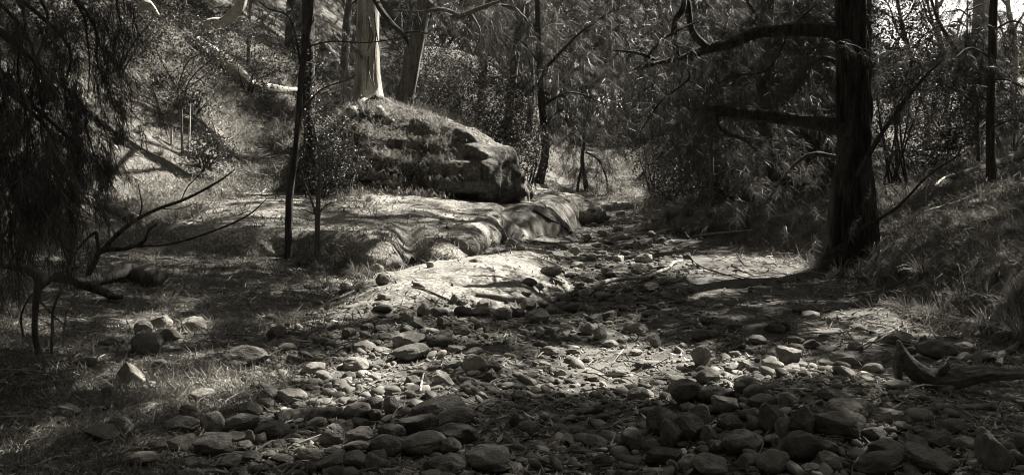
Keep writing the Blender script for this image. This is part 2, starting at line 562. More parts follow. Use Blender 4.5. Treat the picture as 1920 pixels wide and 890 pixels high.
BV, BF = [GV], [GF]
def rock(name, f, lo, hi, h, mat, label, group=None):
    V, F = surface_net(f, lo, hi, h)
    BF.append(F + sum(len(v) for v in BV))
    BV.append(V)
    c = np.array([V[:, 0].mean(), V[:, 1].mean(), V[:, 2].min()])
    return obj(name, mesh(name, V - c, F, mat), loc=c, label=label, category="rock", group=group)

rock("rock_shelf", f_shelf, (-9.2, 12.2, -.5), (.8, 26.6, 2.4), .065, M['sandstone'], "broad pale sandstone shelf with rounded lip, dappled with sun, below the big outcrop")
rock("rock_slab", f_slab, (-3.2, 7.6, -.35), (2.2, 18.5, .75), .06, M['sandstone'], "low smooth sandstone slab sloping into the creek bed in full sun")
rock("rock_ledge", f_streaked, (-2.4, 17.2, -.4), (2.3, 26.2, 1.5), .065, M['streaked'], "sandstone ledge with dark water streaks down its face beside the creek")
rock("rock_outcrop", f_outcrop, (-5.6, 18.4, .2), (1.2, 29, 3.8), .055, M['dark_sandstone'], "big dark layered sandstone outcrop with undercut base, under the pale gum tree")
rock("rounded_rock", f_round, (-.6, 21.5, -.3), (3, 28, 1.4), .07, M['sandstone'], "smooth rounded sandstone hump at the end of the outcrop by the creek")

_v = np.concatenate(BV)
TREE = BVHTree.FromPolygons(_v.tolist(), np.concatenate(BF).tolist(), epsilon=0.0)

def hit(px, py):
    """The ground or rock point that the eye sees at a place in the photograph."""
    d = Vector(((px - CX) / FPX, 1.0, (CY - py) / FPX)).normalized()
    p, n, i, t = TREE.ray_cast(Vector((0, 0, EYE)), d, 400)
    if p is None:
        q = at(px, py, 45.0)
        return q, np.array([0, 0, 1.0])
    return np.array(p), np.array(n)

def drop(x, y, top=30.0):
    p, n, i, t = TREE.ray_cast(Vector((x, y, top)), Vector((0, 0, -1)), 100)
    if p is None:
        return float(H(x, y)), np.array([0, 0, 1.0])
    return p.z, np.array(n)

def ztop(x, y):
    """Surface heights for arrays (ground and rocks)."""
    return np.array([drop(a, b)[0] for a, b in zip(x, y)])

# ------------------------------------------------------------------ stones
def icosphere(sub):
    t = (1 + 5 ** .5) / 2
    V = [(-1, t, 0), (1, t, 0), (-1, -t, 0), (1, -t, 0), (0, -1, t), (0, 1, t), (0, -1, -t), (0, 1, -t), (t, 0, -1), (t, 0, 1), (-t, 0, -1), (-t, 0, 1)]
    F = [(0, 11, 5), (0, 5, 1), (0, 1, 7), (0, 7, 10), (0, 10, 11), (1, 5, 9), (5, 11, 4), (11, 10, 2), (10, 7, 6), (7, 1, 8),
         (3, 9, 4), (3, 4, 2), (3, 2, 6), (3, 6, 8), (3, 8, 9), (4, 9, 5), (2, 4, 11), (6, 2, 10), (8, 6, 7), (9, 8, 1)]
    V = [np.array(v, float) / math.sqrt(1 + t * t) for v in V]
    for _ in range(sub):
        cache, G = {}, []
        def mid(a, b):
            k = (min(a, b), max(a, b))
            if k not in cache:
                m = V[a] + V[b]
                V.append(m / np.linalg.norm(m))
                cache[k] = len(V) - 1
            return cache[k]
        for a, b, c in F:
            x, y, z = mid(a, b), mid(b, c), mid(c, a)
            G += [(a, x, z), (b, y, x), (c, z, y), (x, y, z)]
        F = G
    return np.array(V), np.array(F)

def stone_mesh(seed, sub, blocky):
    r = np.random.default_rng(seed)
    V, F = icosphere(sub)
    V = V.copy()
    V += .16 * np.stack([fbm(V[:, 0] * 1.1 + seed * 3.3, V[:, 1] * 1.1, V[:, 2] * 1.1 + k * 9, 2, seed + k) for k in range(3)], 1)
    for _ in range(int(r.integers(5, 9)) + (4 if blocky > .5 else 0)):
        n = unit(r.normal(0, 1, 3))
        d = r.uniform(.62, .95) - .14 * blocky
        ov = V @ n - d
        V -= n * (np.maximum(ov, 0) * (.55 + .35 * blocky))[:, None]
    nn = unit(V)
    V += nn * (.042 * fbm(V[:, 0] * 2.6 + seed, V[:, 1] * 2.6, V[:, 2] * 2.6, 3, seed + 5) + .016 * fbm(V[:, 0] * 8, V[:, 1] * 8 + seed, V[:, 2] * 8, 3, seed + 7) - .03 * np.exp(-(vnoise(V[:, 0] * 2 + seed, V[:, 1] * 2, V[:, 2] * 2, seed + 9) / .05) ** 2) * (blocky > .2))[:, None]
    lo, hi = V.min(0), V.max(0)
    return (V - (lo + hi) / 2) / (hi - lo), F

STONE = {k: [mesh("river_stone", *stone_mesh(100 + k * 50 + i, 4, k / 2), M['stone']) for i in range(14)] for k in (0, 1, 2)}
BIGSTONE = {}

# (x0, x1, y0, y1 in photo pixels, shape: r round / o oval / f flat / b blocky / p pointed, own label or None)
HS = """
240 297 627 672 r|rounded brown-dark boulder in front of the cluster on the grass
278 330 617 645 o|sunlit sloping stone behind the rounded boulder in the cluster on the grass
276 318 593 620 o|pale stone at the top of the cluster on the grass
248 282 604 630 o
178 227 634 655 f
214 266 684 727 p|wedge-topped smooth stone standing alone in the grass
185 215 725 747 p|small pointed stone with a sunlit face, in front of the lone wedge stone
136 178 670 694 o
90 143 763 787 f
96 122 782 796 f
193 245 782 818 b
148 219 805 836 f
235 289 853 877 f
267 310 830 850 f
246 267 827 842 o
282 312 675 695 o
335 385 595 625 r|pale domed stone with a dark crack, alone on the grass behind the cluster
409 496 651 697 b|large mossy boulder with a cracked sunlit end, on the grass
583 617 632 652 o
533 568 664 690 p
563 611 684 705 f
348 400 736 757 f
485 524 729 751 o
476 511 747 768 o
511 570 742 762 f
435 487 763 783 f
333 365 760 783 o
350 376 775 808 o
372 415 775 818 r
411 478 777 816 o
472 537 797 827 f
459 476 808 836 u
300 365 792 818 f
409 457 816 836 f
357 431 834 857 f
300 357 825 849 f
440 485 849 870 o
502 541 853 873 f
554 598 846 866 f
541 565 868 885 o
567 592 867 892 r
587 639 867 883 f
605 645 841 862 o
594 645 797 842 b
390 446 864 883 f
573 598 751 764 o
546 573 754 768 o
603 628 751 765 o
565 605 786 807 f
442 470 827 845 o
492 513 848 862 o
468 505 875 892 o
640 692 756 792 r|smooth rounded boulder with a pale top, above the stone heap at the bottom centre
716 748 746 784 p
771 870 745 800 f|wide flat-backed boulder at the rear of the shaded heap, bottom centre
746 818 777 822 p
809 888 771 808 o
820 896 797 840 r
746 836 812 862 r|largest smooth dimpled boulder, front of the bottom centre heap
688 757 818 864 o|leaning dark boulder against the dimpled boulder, bottom centre heap
707 758 797 834 r
825 864 823 857 r
872 960 839 895 r|very dark domed boulder cut by the bottom edge, beside the centre heap
792 870 857 900 o
645 696 801 834 r
655 697 790 808 f
644 690 831 853 f
640 686 847 888 b
684 712 850 892 o
707 732 862 882 o
688 716 768 790 o
670 718 745 771 o
809 853 697 729 b|square-shouldered blocky stone standing above the centre heap
866 916 669 703 p|tilted wedge slab stone leaning to one side, mid creek bed
874 901 697 710 f
903 931 693 716 p
759 788 705 727 b
757 786 723 738 f
758 781 732 747 f
799 822 686 699 o
862 892 721 738 p
914 938 679 697 r
736 803 655 680 f
735 794 632 655 f
799 851 636 655 f
779 807 627 642 p
807 848 627 640 f
707 742 630 642 f
640 666 616 636 r
759 800 604 616 f
751 781 584 606 r
851 885 577 595 o
880 918 577 595 o
927 960 578 601 r
848 881 612 632 b
816 840 597 619 b
888 911 606 625 r
807 835 578 595 p
781 807 573 595 r
859 879 560 573 o|small pale stone resting on the foot of the sunlit slab
845 860 553 570 o|dark stone resting on the sunlit slab above the small pale stone
640 690 677 697 o
658 703 647 662 f
640 665 697 715 f
690 715 700 716 o
700 725 610 626 r
672 700 606 620 o
840 872 650 664 f
873 905 655 670 f
1088 1116 606 630 r|rounded stone with a bright sunlit top in the middle of the creek bed
1112 1140 616 638 b
1171 1216 610 627 o
1218 1240 630 656 b
1143 1182 692 708 f
1179 1220 727 755 r|smooth round stone alone in the sunlit gravel, left of the stone pile
1038 1062 693 710 p|dark jagged pointed stone alone in pale gravel, mid creek
960 988 735 755 p
1112 1132 762 781 o|small pale egg-shaped stone in the shaded gravel hollow
1110 1145 779 795 o
1160 1207 805 851 r
1214 1273 766 821 o
971 1012 792 820 o
1095 1140 823 842 f
1066 1097 836 860 r
1205 1238 823 853 o
1240 1283 790 847 b
1216 1280 840 880 b
1251 1273 864 892 r
1110 1149 851 881 r
1080 1097 855 868 o
967 995 857 875 f|pale flat stone catching light, bottom edge beside the very dark boulder
1013 1037 858 876 o
955 974 778 805 r
990 1030 582 608 r
1025 1049 573 592 r
1049 1086 571 590 o
1008 1030 565 580 r
986 1012 567 580 r
960 985 580 600 o
1125 1156 584 603 p
1098 1130 593 606 f
1203 1221 584 596 p
1000 1025 640 650 f
1060 1085 655 666 f
1092 1112 668 680 f
1130 1160 640 652 f
1180 1205 655 668 f
1190 1222 680 693 f
1010 1035 680 690 f
1100 1125 705 716 o
985 1010 700 712 o
1297 1334 649 692 p|upright pointed stone with a sunlit tip, standing above the stone pile
1360 1390 682 701 p|bright pale stone in full sun behind the pile, paired with another
1386 1413 678 697 b|second bright pale stone in full sun, at the other's side behind the pile
1310 1334 688 698 f
1291 1312 697 709 f
1308 1354 693 727 r|rounded stone with deep shadow side in front of the upright pointed stone
1258 1324 714 766 b|large pale-faced boulder at the top left corner of the stone pile
1313 1375 723 759 o
1380 1434 708 742 o
1397 1447 723 755 o
1402 1462 742 772 o
1460 1499 736 768 o
1336 1393 745 781 b
1287 1336 760 803 b
1258 1323 779 838 b|big flat-fronted cracked boulder low on the left of the stone pile
1349 1395 777 809 b
1426 1473 760 814 p
1456 1488 786 827 o
1447 1467 803 851 u|narrow stone standing on end in the middle of the stone pile
1473 1532 768 827 b|smooth grey boulder with a thin vertical crack, right side of the stone pile
1471 1547 812 877 p|large sloping boulder below the cracked grey boulder in the stone pile
1358 1443 805 859 f|broad low slab-like boulder in the middle of the stone pile
1332 1362 826 853 o
1299 1371 853 896 b|rough bright-topped boulder at the bottom edge of the stone pile
1388 1428 851 885 r
1421 1484 845 896 o
1400 1425 875 895 o
1315 1347 801 836 b
1275 1315 853 888 o
1538 1595 734 760 o|rounded pale-topped stone alone behind the pile, near the forked driftwood
1545 1640 757 800 o
1532 1640 780 832 b|largest broad boulder between the stone pile and the forked driftwood
1540 1578 828 853 o
1504 1545 868 896 o
1536 1584 849 888 r
1562 1625 662 692 o|dark flat boulder with a lit rim, on the bare ground before the driftwood
1593 1622 643 664 r
1473 1510 631 649 o
1478 1510 645 664 o
1508 1537 637 655 b
1470 1507 663 675 f
1488 1508 672 686 o
1280 1314 598 616 o
1312 1336 592 611 r
1437 1475 612 626 f
1464 1486 603 622 b
1504 1540 584 602 r
1368 1392 658 670 f
1326 1348 619 634 r
1368 1384 628 640 r
1300 1328 623 640 o
1402 1430 767 793 o
1534 1555 674 692 b
1498 1518 693 709 r
1415 1426 671 680 r
1435 1452 667 676 o
1731 1804 641 677 o|big smooth oval stone behind the forked driftwood
1663 1718 625 651 b|flat-topped stone behind the tip of the forked driftwood
1724 1758 633 655 b
1793 1835 647 664 o
1828 1872 662 684 o
1795 1830 665 680 o
1700 1722 652 666 o
1898 1920 668 686 r
1637 1711 825 866 o
1702 1745 820 860 b
1731 1791 808 845 b
1841 1897 812 896 p|tall dark egg-shaped boulder standing at the lower right corner
1711 1806 851 898 b|ridged pale-grained boulder at the bottom edge below the driftwood
1610 1707 858 900 o
1618 1667 801 831 b
1790 1845 826 850 o
1772 1826 786 818 o
1891 1920 844 868 o
1905 1935 818 850 o
1640 1700 770 796 f
1068 1087 463 480 b|small black angular stone standing in the upper creek bed
1015 1054 499 521 r|largest rounded stone in the upper creek bed beside the slab
1068 1095 492 505 o
1089 1116 515 531 o
1079 1096 529 541 r
1128 1148 502 516 b
1134 1156 510 524 o
1184 1211 499 516 b
1190 1224 477 495 o
1197 1238 534 550 f
1235 1267 523 535 o
1170 1189 537 551 b
1116 1149 548 565 r
1060 1087 545 563 p
1037 1073 550 569 o
1022 1046 556 570 r
1040 1052 480 490 o
1100 1120 478 490 f
1150 1172 480 492 f
1165 1185 470 480 f
1120 1140 470 480 f
1030 1050 522 534 o
1000 1022 530 542 o
975 998 545 556 o
1060 1078 512 522 o
1205 1228 512 524 o
1232 1255 500 512 o
1092 1110 440 450 o
1120 1142 432 442 o
1150 1170 425 434 o
1105 1122 418 426 o
1160 1185 440 450 o
1130 1148 450 459 o
1085 1103 402 410 o
1125 1145 405 413 o
1155 1172 398 406 o
1100 1118 390 398 o
1135 1152 386 393 o
1180 1198 412 420 o
1170 1188 460 469 o
1110 1130 456 465 o
1195 1215 555 566 o
1240 1262 548 559 f
1265 1290 560 571 f
1215 1240 572 583 f
1160 1182 573 584 o
1290 1312 540 550 f
"""
ZONES = [  # test on the pixel centre of the stone, words for the place
    (lambda x, y: y < 470, "stones far up the creek bed"),
    (lambda x, y: y < 572, "creek stones beside the sunlit slab"),
    (lambda x, y: x < 560 and y < 745, "stones in grass below the shelf"),
    (lambda x, y: x < 330, "stones in the lower left grass"),
    (lambda x, y: x < 520, "stones before the mossy boulder"),
    (lambda x, y: x < 640 and y > 740, "stones around the mossy log"),
    (lambda x, y: x < 960 and y < 650, "stones just below the slab"),
    (lambda x, y: x < 960 and y < 745, "stones around the sunlit gravel"),
    (lambda x, y: x < 960, "stones of the bottom centre heap"),
    (lambda x, y: x < 1280 and y < 720, "stones in mid creek"),
    (lambda x, y: x < 1205, "stones in the shaded gravel hollow"),
    (lambda x, y: x < 1560 and y < 690, "stones on the bare right flat"),
    (lambda x, y: x < 1560, "stones of the big pile"),
    (lambda x, y: y < 690, "stones behind the forked driftwood"),
    (lambda x, y: True, "stones below the forked driftwood"),
]
ORD = "first second third fourth fifth sixth seventh eighth ninth tenth eleventh twelfth thirteenth fourteenth fifteenth sixteenth seventeenth eighteenth nineteenth twentieth".split() + ["twenty-" + w for w in "first second third fourth fifth sixth seventh eighth ninth".split()]
SHAPE = dict(r="round", o="oval", f="flat", b="blocky", p="pointed", u="upright")
STONES = []       # (x, y, radius) for keeping clutter off them
plain = {}
def add_stone(x0, x1, y0, y1, sh, label, i):
    w, hpx = x1 - x0, y1 - y0
    xc = (x0 + x1) / 2
    p, n = hit(xc, min(y1 - .10 * hpx, 930))
    Y = p[1]
    W = w * Y / FPX
    depth = W * {'r': .9, 'o': .75, 'f': .8, 'b': .8, 'p': .75, 'u': .8}[sh]
    ang = max((EYE - p[2]) / Y, .04)
    Hh = hpx * Y / FPX - depth * ang * .55
    Hh = min(max(Hh, .42 * W), 1.5 * W) * 1.25
    k = {'r': 0, 'o': 0, 'f': 1, 'b': 2, 'p': 2, 'u': 1}[sh]
    if i % 3 == 2 and k < 2:
        k += 1
    me = STONE[k][(i * 5 + 3) % 14]
    if label and "mossy" in label:
        me = me.copy()
        me.materials.clear()
        me.materials.append(M['mossy'])
    o = obj("river_stone", me, loc=(p[0], Y + depth * .38, p[2] + Hh * .36))
    o.scale = (W * 1.06, depth, Hh)
    r = np.random.default_rng(i + 7)
    o.rotation_euler = (r.normal(0, .10), r.normal(0, .10), r.choice([0, math.pi]) + r.normal(0, .22))
    tag(o, label, "stone", "river stones along the creek bed")
    STONES.append((p[0], Y + depth * .38, W * .5))
    if not label:
        yc = (y0 + y1) / 2
        z = next(t for f, t in ZONES if f(xc, yc))
        size = "" if 26 <= w <= 60 else ("small " if w < 26 else "large ")
        plain.setdefault((size + SHAPE[sh], z), []).append((xc, o))
    return o

for i, ln in enumerate(HS.strip().splitlines()):
    spec, _, lab = ln.partition("|")
    a = spec.split()
    add_stone(*map(float, a[:4]), a[4], lab or None, i)

# more mid-sized stones between them on the creek bed (things too), then the countless small ones as stuff
def creek_points(n, rng, y0=4.2, y1=44.0, power=1.0):
    """World points on the stony bed; nearer ones more often, as a bed thins out with distance."""
    u = rng.uniform(0, 1, n)
    y = 1 / (1 / y0 + u * (1 / y1 - 1 / y0))
    xl, xr = creek_edges(y)
    xr2 = np.interp(y, [0, 5, 6.5, 7.5, 11, 15, 22, 30, 40, 60], [3.4, 3.2, 2.6, 1.9, 1.9, 2.8, 3.3, 4.1, 5.4, 8])
    x = xl - .5 + rng.uniform(0, 1, n) * (xr2 - xl + .8)
    return x, y

rg = np.random.default_rng(5)
cx, cy = creek_points(900, rg)
added = 0
for x, y in zip(cx, cy):
    if added >= 34:
        break
    p = np.array([x, y, drop(x, y)[0]])
    px, py = to_px(p)
    if not (20 < px < 1900 and 380 < py < 888):
        continue
    if any((x - a) ** 2 + (y - b) ** 2 < (r * 1.5 + .10) ** 2 for a, b, r in STONES):
        continue
    w = rg.uniform(.11, .2) * FPX / y
    if w < 13 or w > 48:
        continue
    sh = rg.choice(list("roffb"))
    hgt = w * {'r': .8, 'o': .6, 'f': .42, 'b': .8}[sh]
    add_stone(px - w / 2, px + w / 2, py - hgt, py, sh, None, 400 + added)
    added += 1
rg = np.random.default_rng(6)
extra = 0
for _ in range(4000):
    if len(STONES) >= 298:
        break
    px, py = (rg.uniform(430, 960), rg.uniform(745, 890)) if rg.uniform() < .45 else (rg.uniform(1190, 1650), rg.uniform(715, 890))
    w = rg.uniform(34, 74)
    p, n = hit(px, py - 5)
    r0 = w / 2 * p[1] / FPX
    if any((p[0] - a) ** 2 + (p[1] - b) ** 2 < (.62 * (r + r0)) ** 2 for a, b, r in STONES):
        continue
    sh = rg.choice(list("roobf"))
    add_stone(px - w / 2, px + w / 2, py - w * {'r': .85, 'o': .65, 'f': .45, 'b': .8}[sh], py, sh, None, 500 + extra)
    extra += 1
for (att, zone), v in plain.items():
    v.sort(key=lambda t: t[0])
    for k, (x, o) in enumerate(v):
        if len(v) == 1:
            o["label"] = f"the only {att} one among the {zone}"
        else:
            o["label"] = f"{ORD[k]} from left of the {att} {zone}"

def scatter_shapes(shapes, P, S, rotz, tilt, rng):
    """Joins transformed copies of small (V, F) shapes: P (n,3) places, S (n,3) sizes."""
    out = []
    pick = rng.integers(0, len(shapes), len(P))
    for k, (V, F) in enumerate(shapes):
        sel = np.where(pick == k)[0]
        if not len(sel):
            continue
        W = V[None] * S[sel][:, None]
        tx, ty = tilt[sel, 0][:, None], tilt[sel, 1][:, None]
        W = np.stack([W[..., 0], W[..., 1], W[..., 2] + W[..., 0] * tx + W[..., 1] * ty], -1)
        c, s = np.cos(rotz[sel])[:, None], np.sin(rotz[sel])[:, None]
        W = np.stack([c * W[..., 0] - s * W[..., 1], s * W[..., 0] + c * W[..., 1], W[..., 2]], -1) + P[sel][:, None]
        G = F[None] + (np.arange(len(sel)) * len(V))[:, None, None]
        out.append((W.reshape(-1, 3), [G.reshape(-1, F.shape[1])], np.repeat(rng.uniform(0, 1, len(sel)), len(V))))
    return join(out)

def pebble_field(n, smin_, smax_, sub, rng, name, y1):
    x, y = creek_points(n, rng, 3.6, y1)
    spread = rng.uniform(0, 1, n) < .15
    x = np.where(spread, rng.uniform(-3.2, 5, n), x)
    z = np.array([drop(a, b)[0] for a, b in zip(x, y)])
    ok = np.ones(n, bool)
    sx = np.array([s[0] for s in STONES]); sy = np.array([s[1] for s in STONES]); sr = np.array([s[2] for s in STONES])
    for i in range(n):
        if ((x[i] - sx) ** 2 + (y[i] - sy) ** 2 < (sr * .75) ** 2).any():
            ok[i] = False
    ok &= z - H(x, y, False) < .10
    bar = fbm(x * .9, y * .55, 3, 3, 733)
    ok &= rng.uniform(0, 1, n) < (sst(bar, -.45, .35) * .68 + .32 if sub == 2 else 1)
    x, y, z = x[ok], y[ok], z[ok]
    m = len(x)
    s = smin_ * (smax_ / smin_) ** (rng.uniform(0, 1, m) ** 1.7)
    S = np.stack([s * rng.uniform(.8, 1.3, m), s * rng.uniform(.6, 1.0, m), s * rng.uniform(.35, .75, m)], 1)
    P = np.stack([x, y, z + S[:, 2] * .12], 1)
    R, Tl = rng.uniform(0, 6.28, m), rng.normal(0, .2, (m, 2))
    parts = []
    for sel, sb in ((y < 4.7, sub), (y >= 4.7, sub - 1)):
        shapes = [stone_mesh(700 + i + sb * 40, sb, (i % 3) / 2) for i in range(8)]
        parts.append(scatter_shapes(shapes, P[sel], S[sel], R[sel], Tl[sel], rng))
    V, F, T = join(parts)
    return obj(name, mesh(name, V, F, M['pebble'], tones=T), kind="stuff")
pebble_field(6500, .045, .13, 2, np.random.default_rng(21), "creek_stones", 44)
pebble_field(9500, .016, .05, 1, np.random.default_rng(22), "creek_gravel", 20)

# ------------------------------------------------------------------ trees and shrubs
def path_px(pp, Y):
    """[(px, py[, dY])] at depth Y -> world points"""
    return np.array([at(p[0], p[1], Y + (p[2] if len(p) > 2 else 0)) for p in pp])

def limb(parent, name, pts, radii, mat, seg=8, rough=.12, n=None, seed=0, label=None, fscale=3.0):
    base = np.array(parent.location)
    V, F, _ = tube(np.asarray(pts) - base, radii, seg, rough, n, seed, fscale=fscale)
    return obj(name, mesh(name, V, F, mat), parent, label=label)

def twiggy(pts_list, rng, per, L, side=.35):
    """clump centres and directions strung along limbs"""
    C, D = [], []
    for pts in pts_list:
        P = smooth_path(pts, 24) if len(pts) > 2 else np.linspace(pts[0], pts[1], 24)
        k = rng.integers(4, 24, per)
        c = P[k] + rng.normal(0, side, (per, 3)) + np.array([0, 0, -.1])
        C.append(c)
        D.append(unit(c - P[k]) * .6 + np.array([0, 0, -.5]) + unit(P[-1] - P[0]) * .4)
    return np.concatenate(C), np.concatenate(D)

class OakKind:
    """One pattern of she-oak: trunk and limbs in one mesh, feathery foliage in another; copied for the stand behind."""
    def __init__(self, seed, h, r, z0, nl, nc, nn, L=.46, w=.0088):
        g = np.random.default_rng(seed)
        lean = g.normal(0, .05, 2)
        tp = np.array([(lean[0] * z + .15 * math.sin(z * .7 + seed), lean[1] * z + .15 * math.cos(z * .6 + seed), z) for z in np.linspace(-.4, h, 9)])
        parts = [tube(tp, np.linspace(.17, .03, 9) * (h / 12), 8, .15, 22, seed, fscale=2.5)]
        limbs = []
        for i in range(nl):
            z = z0 + (h * .96 - z0) * (i + g.uniform(0, 1)) / nl
            az = g.uniform(0, 6.283)
            l = r * (1 - .72 * ((z - z0) / (h - z0)) ** 1.3) * g.uniform(.7, 1.15)
            b = np.array([np.interp(z, tp[:, 2], tp[:, 0]), np.interp(z, tp[:, 2], tp[:, 1]), z])
            d = np.array([math.cos(az), math.sin(az), 0])
            P = np.stack([b, b + d * l * .35 + [0, 0, l * .22], b + d * l * .7 + [0, 0, l * .30], b + d * l + [0, 0, l * g.uniform(-.05, .3)]])
            P[1:] += g.normal(0, .08 * l, (3, 3))
            limbs.append(P)
            parts.append(tube(P, [.045 * (h / 12), .03, .02, .008], 5, 0, 8))
        V, F, T = join(parts)
        self.trunk = mesh("trunk", V, F, M['midbark'])
        C, D = twiggy(limbs, g, nc, L, .42)
        V, F, T = needles(C, D, nn, L, w, rng=g)
        self.crown = mesh("crown", V, F, M['needle'], False, T)

KINDS = [OakKind(301, 12, 3.0, 1.8, 26, 13, 42), OakKind(302, 13, 2.7, 3.0, 26, 13, 42), OakKind(303, 10, 2.6, .8, 26, 13, 42), OakKind(304, 14, 3.2, 2.4, 28, 13, 42)]
YOUNG = [OakKind(311, 5.5, 1.7, .5, 20, 10, 48, .38, .0075), OakKind(312, 4.2, 1.5, .3, 18, 10, 48, .36, .0075)]
OAKS = {}
def she_oak(x, y, kind, s, yaw, zone):
    z = float(H(x, y))
    root = empty("she_oak", (x, y, z), None, "tree", "she-oaks of the stand behind the creek")
    root.rotation_euler.z = yaw
    root.scale = (s, s, s)
    obj("trunk", kind.trunk, root)
    obj("crown", kind.crown, root)
    OAKS.setdefault(zone, []).append((x / y, root))
    return root

# lines along which the sun reaches trunks, logs and ground in the photograph: no crown may stand in them
SUNLINES = [(at(703, py, 23.9), .5) for py in (-40, 0, 50, 100, 150, 190)] + [(at(1848, py, 28.9), .5) for py in (-20, 40, 90, 140)] + [(np.array(hit(px, py)[0]), r) for px, py, r in
    [(450, 145, .7), (420, 115, .6), (540, 168, .5), (700, 215, .8), (660, 250, .8), (640, 280, .6), (850, 265, .5), (1120, 310, 1.6), (1180, 320, 1.4), (1070, 300, 1.2), (330, 310, 1.0), (250, 290, 1.0), (420, 240, .9), (230, 150, 1.0)]] + [(at(400, 40, 25.5), .5)]
def in_sunlines(Q, r):
    for P, tol in SUNLINES:
        d = Q - P
        k = d @ SDIR
        if k > 0 and np.linalg.norm(d - k * SDIR) < tol + r:
            return True
    return False

# --- the big she-oak on the bank
p, n = hit(1602, 494)
Y1 = p[1] + .25
BIG = empty("she_oak", (p[0], Y1, p[2]), "massive dark she-oak trunk on the creek bank with two long horizontal branches", "tree")
tr = path_px([(1602, 540), (1603, 490), (1604, 440), (1604, 380), (1602, 300), (1598, 200), (1597, 100), (1597, 0)], Y1)
tr = np.concatenate([tr, tr[-1] + np.array([(.05, .1, 2.5), (-.1, .3, 5.5), (.2, .5, 9)])])
px1 = Y1 / FPX
limb(BIG, "trunk", tr, np.array([50, 44, 38, 33, 29.5, 27, 24, 21.5, 19, 13, 4]) * px1, M['darkbark'], 56, .34, 190, 3, fscale=4.2)
limb(BIG, "side_stem", path_px([(1566, 530), (1567, 470), (1563, 420), (1568, 370), (1580, 320), (1592, 260)], Y1 - .15), np.array([13, 11, 10, 11, 12, 12]) * px1, M['darkbark'], 14, .25, 50, 5)
for k, (pp, rr) in enumerate([(((1585, 470), (1556, 490), (1540, 515)), (20, 14, 6)), (((1620, 470), (1650, 488), (1672, 505)), (18, 11, 5)), (((1600, 480), (1598, 508), (1590, 530)), (22, 15, 6))]):
    limb(BIG, "root", path_px([(a, b, -.2 - .15 * i) for i, (a, b) in enumerate(pp)], Y1), np.array(rr) * px1, M['darkbark'], 12, .2, 20, 8 + k)
HB = [
    ([(1592, 84, 0), (1563, 62, -.1), (1520, 57, -.2), (1470, 57, -.3), (1420, 62, -.4), (1378, 78, -.5), (1330, 92, -.6), (1280, 108, -.7), (1235, 118, -.8), (1192, 130, -.9)], [15, 13, 12, 11.5, 10.5, 9, 7.5, 5.5, 4.5, 2]),
    ([(1592, 240, 0), (1540, 233, -.2), (1480, 224, -.4), (1430, 217, -.5), (1380, 212, -.6), (1340, 208, -.7), (1316, 206, -.75)], [17, 14, 12.5, 12, 11, 9.5, 7]),
]
SB = [
    ([(1328, 90, -.6), (1302, 66, -.65), (1292, 30, -.7), (1288, -40, -.7)], [7, 6.5, 6, 5]),
    ([(1272, 108, -.7), (1264, 72, -.8), (1266, 40, -.8), (1282, 10, -.8), (1280, -40, -.8)], [5.5, 5.5, 5.5, 5, 4]),
    ([(1226, 112, -.8), (1206, 102, -.9), (1180, 97, -1), (1150, 94, -1)], [3.5, 3, 2.5, 1.5]),
    ([(1208, 110, -.8), (1240, 78, -.9), (1270, 58, -1), (1310, 40, -1)], [2.5, 2.5, 2, 1.5]),
    ([(1341, 212, -.7), (1346, 238, -.75), (1364, 252, -.8), (1392, 260, -.85), (1420, 284, -.9)], [5.5, 4.5, 4, 3, 1.5]),
    ([(1300, 105, -.7), (1291, 130, -.7), (1290, 150, -.75), (1240, 190, -.8), (1200, 248, -.8)], [3, 2.6, 2.3, 2, 1]),
    ([(1480, 60, -.3), (1440, 130, -.5), (1380, 142, -.7), (1340, 160, -.8)], [2.4, 2, 1.8, 1]),
    ([(1606, 330, -.3), (1660, 240, -.7), (1720, 160, -1), (1770, 110, -1.3)], [5, 4, 3, 1]),
    ([(1612, 430, -.4), (1680, 390, -1), (1740, 330, -1.6), (1800, 290, -2)], [3, 2.4, 1.8, .8]),
    ([(1590, 130, .1), (1540, 110, .4), (1490, 150, .9), (1440, 215, 1.2)], [6, 4.5, 3, 1]),
    ([(1590, 300, .1), (1520, 290, .5), (1470, 330, .9), (1430, 390, 1.1)], [5, 4, 2.6, 1]),
]
for k, (pp, rr) in enumerate(HB):
    limb(BIG, "branch", path_px(pp, Y1), np.array(rr) * px1, M['darkbark'], 14, .22, 70, 20 + k,
         "long upper branch arching out over the creek" if k == 0 else "thick broken-off lower branch")
sub_pts = []
for k, (pp, rr) in enumerate(SB):
    P = path_px(pp, Y1)
    sub_pts.append(P)
    limb(BIG, "branch", P, np.array(rr) * px1, M['darkbark'], 8, .12, 30, 30 + k)
g = np.random.default_rng(41)
for k in range(5):                                                # splintered end of the broken branch
    a = at(1319 + k, 203 + k * 1.6, Y1 - .75)
    limb(BIG, "splinter", [a, a + [-.05 - .03 * (k % 3), .01 * k, .015 * (k - 2)], a + [-.12 - .05 * (k % 3), .012 * k, .025 * (k - 2)]], [.016, .010, .002], M['darkbark'], 5, .1, 6, 50 + k)
hang = []
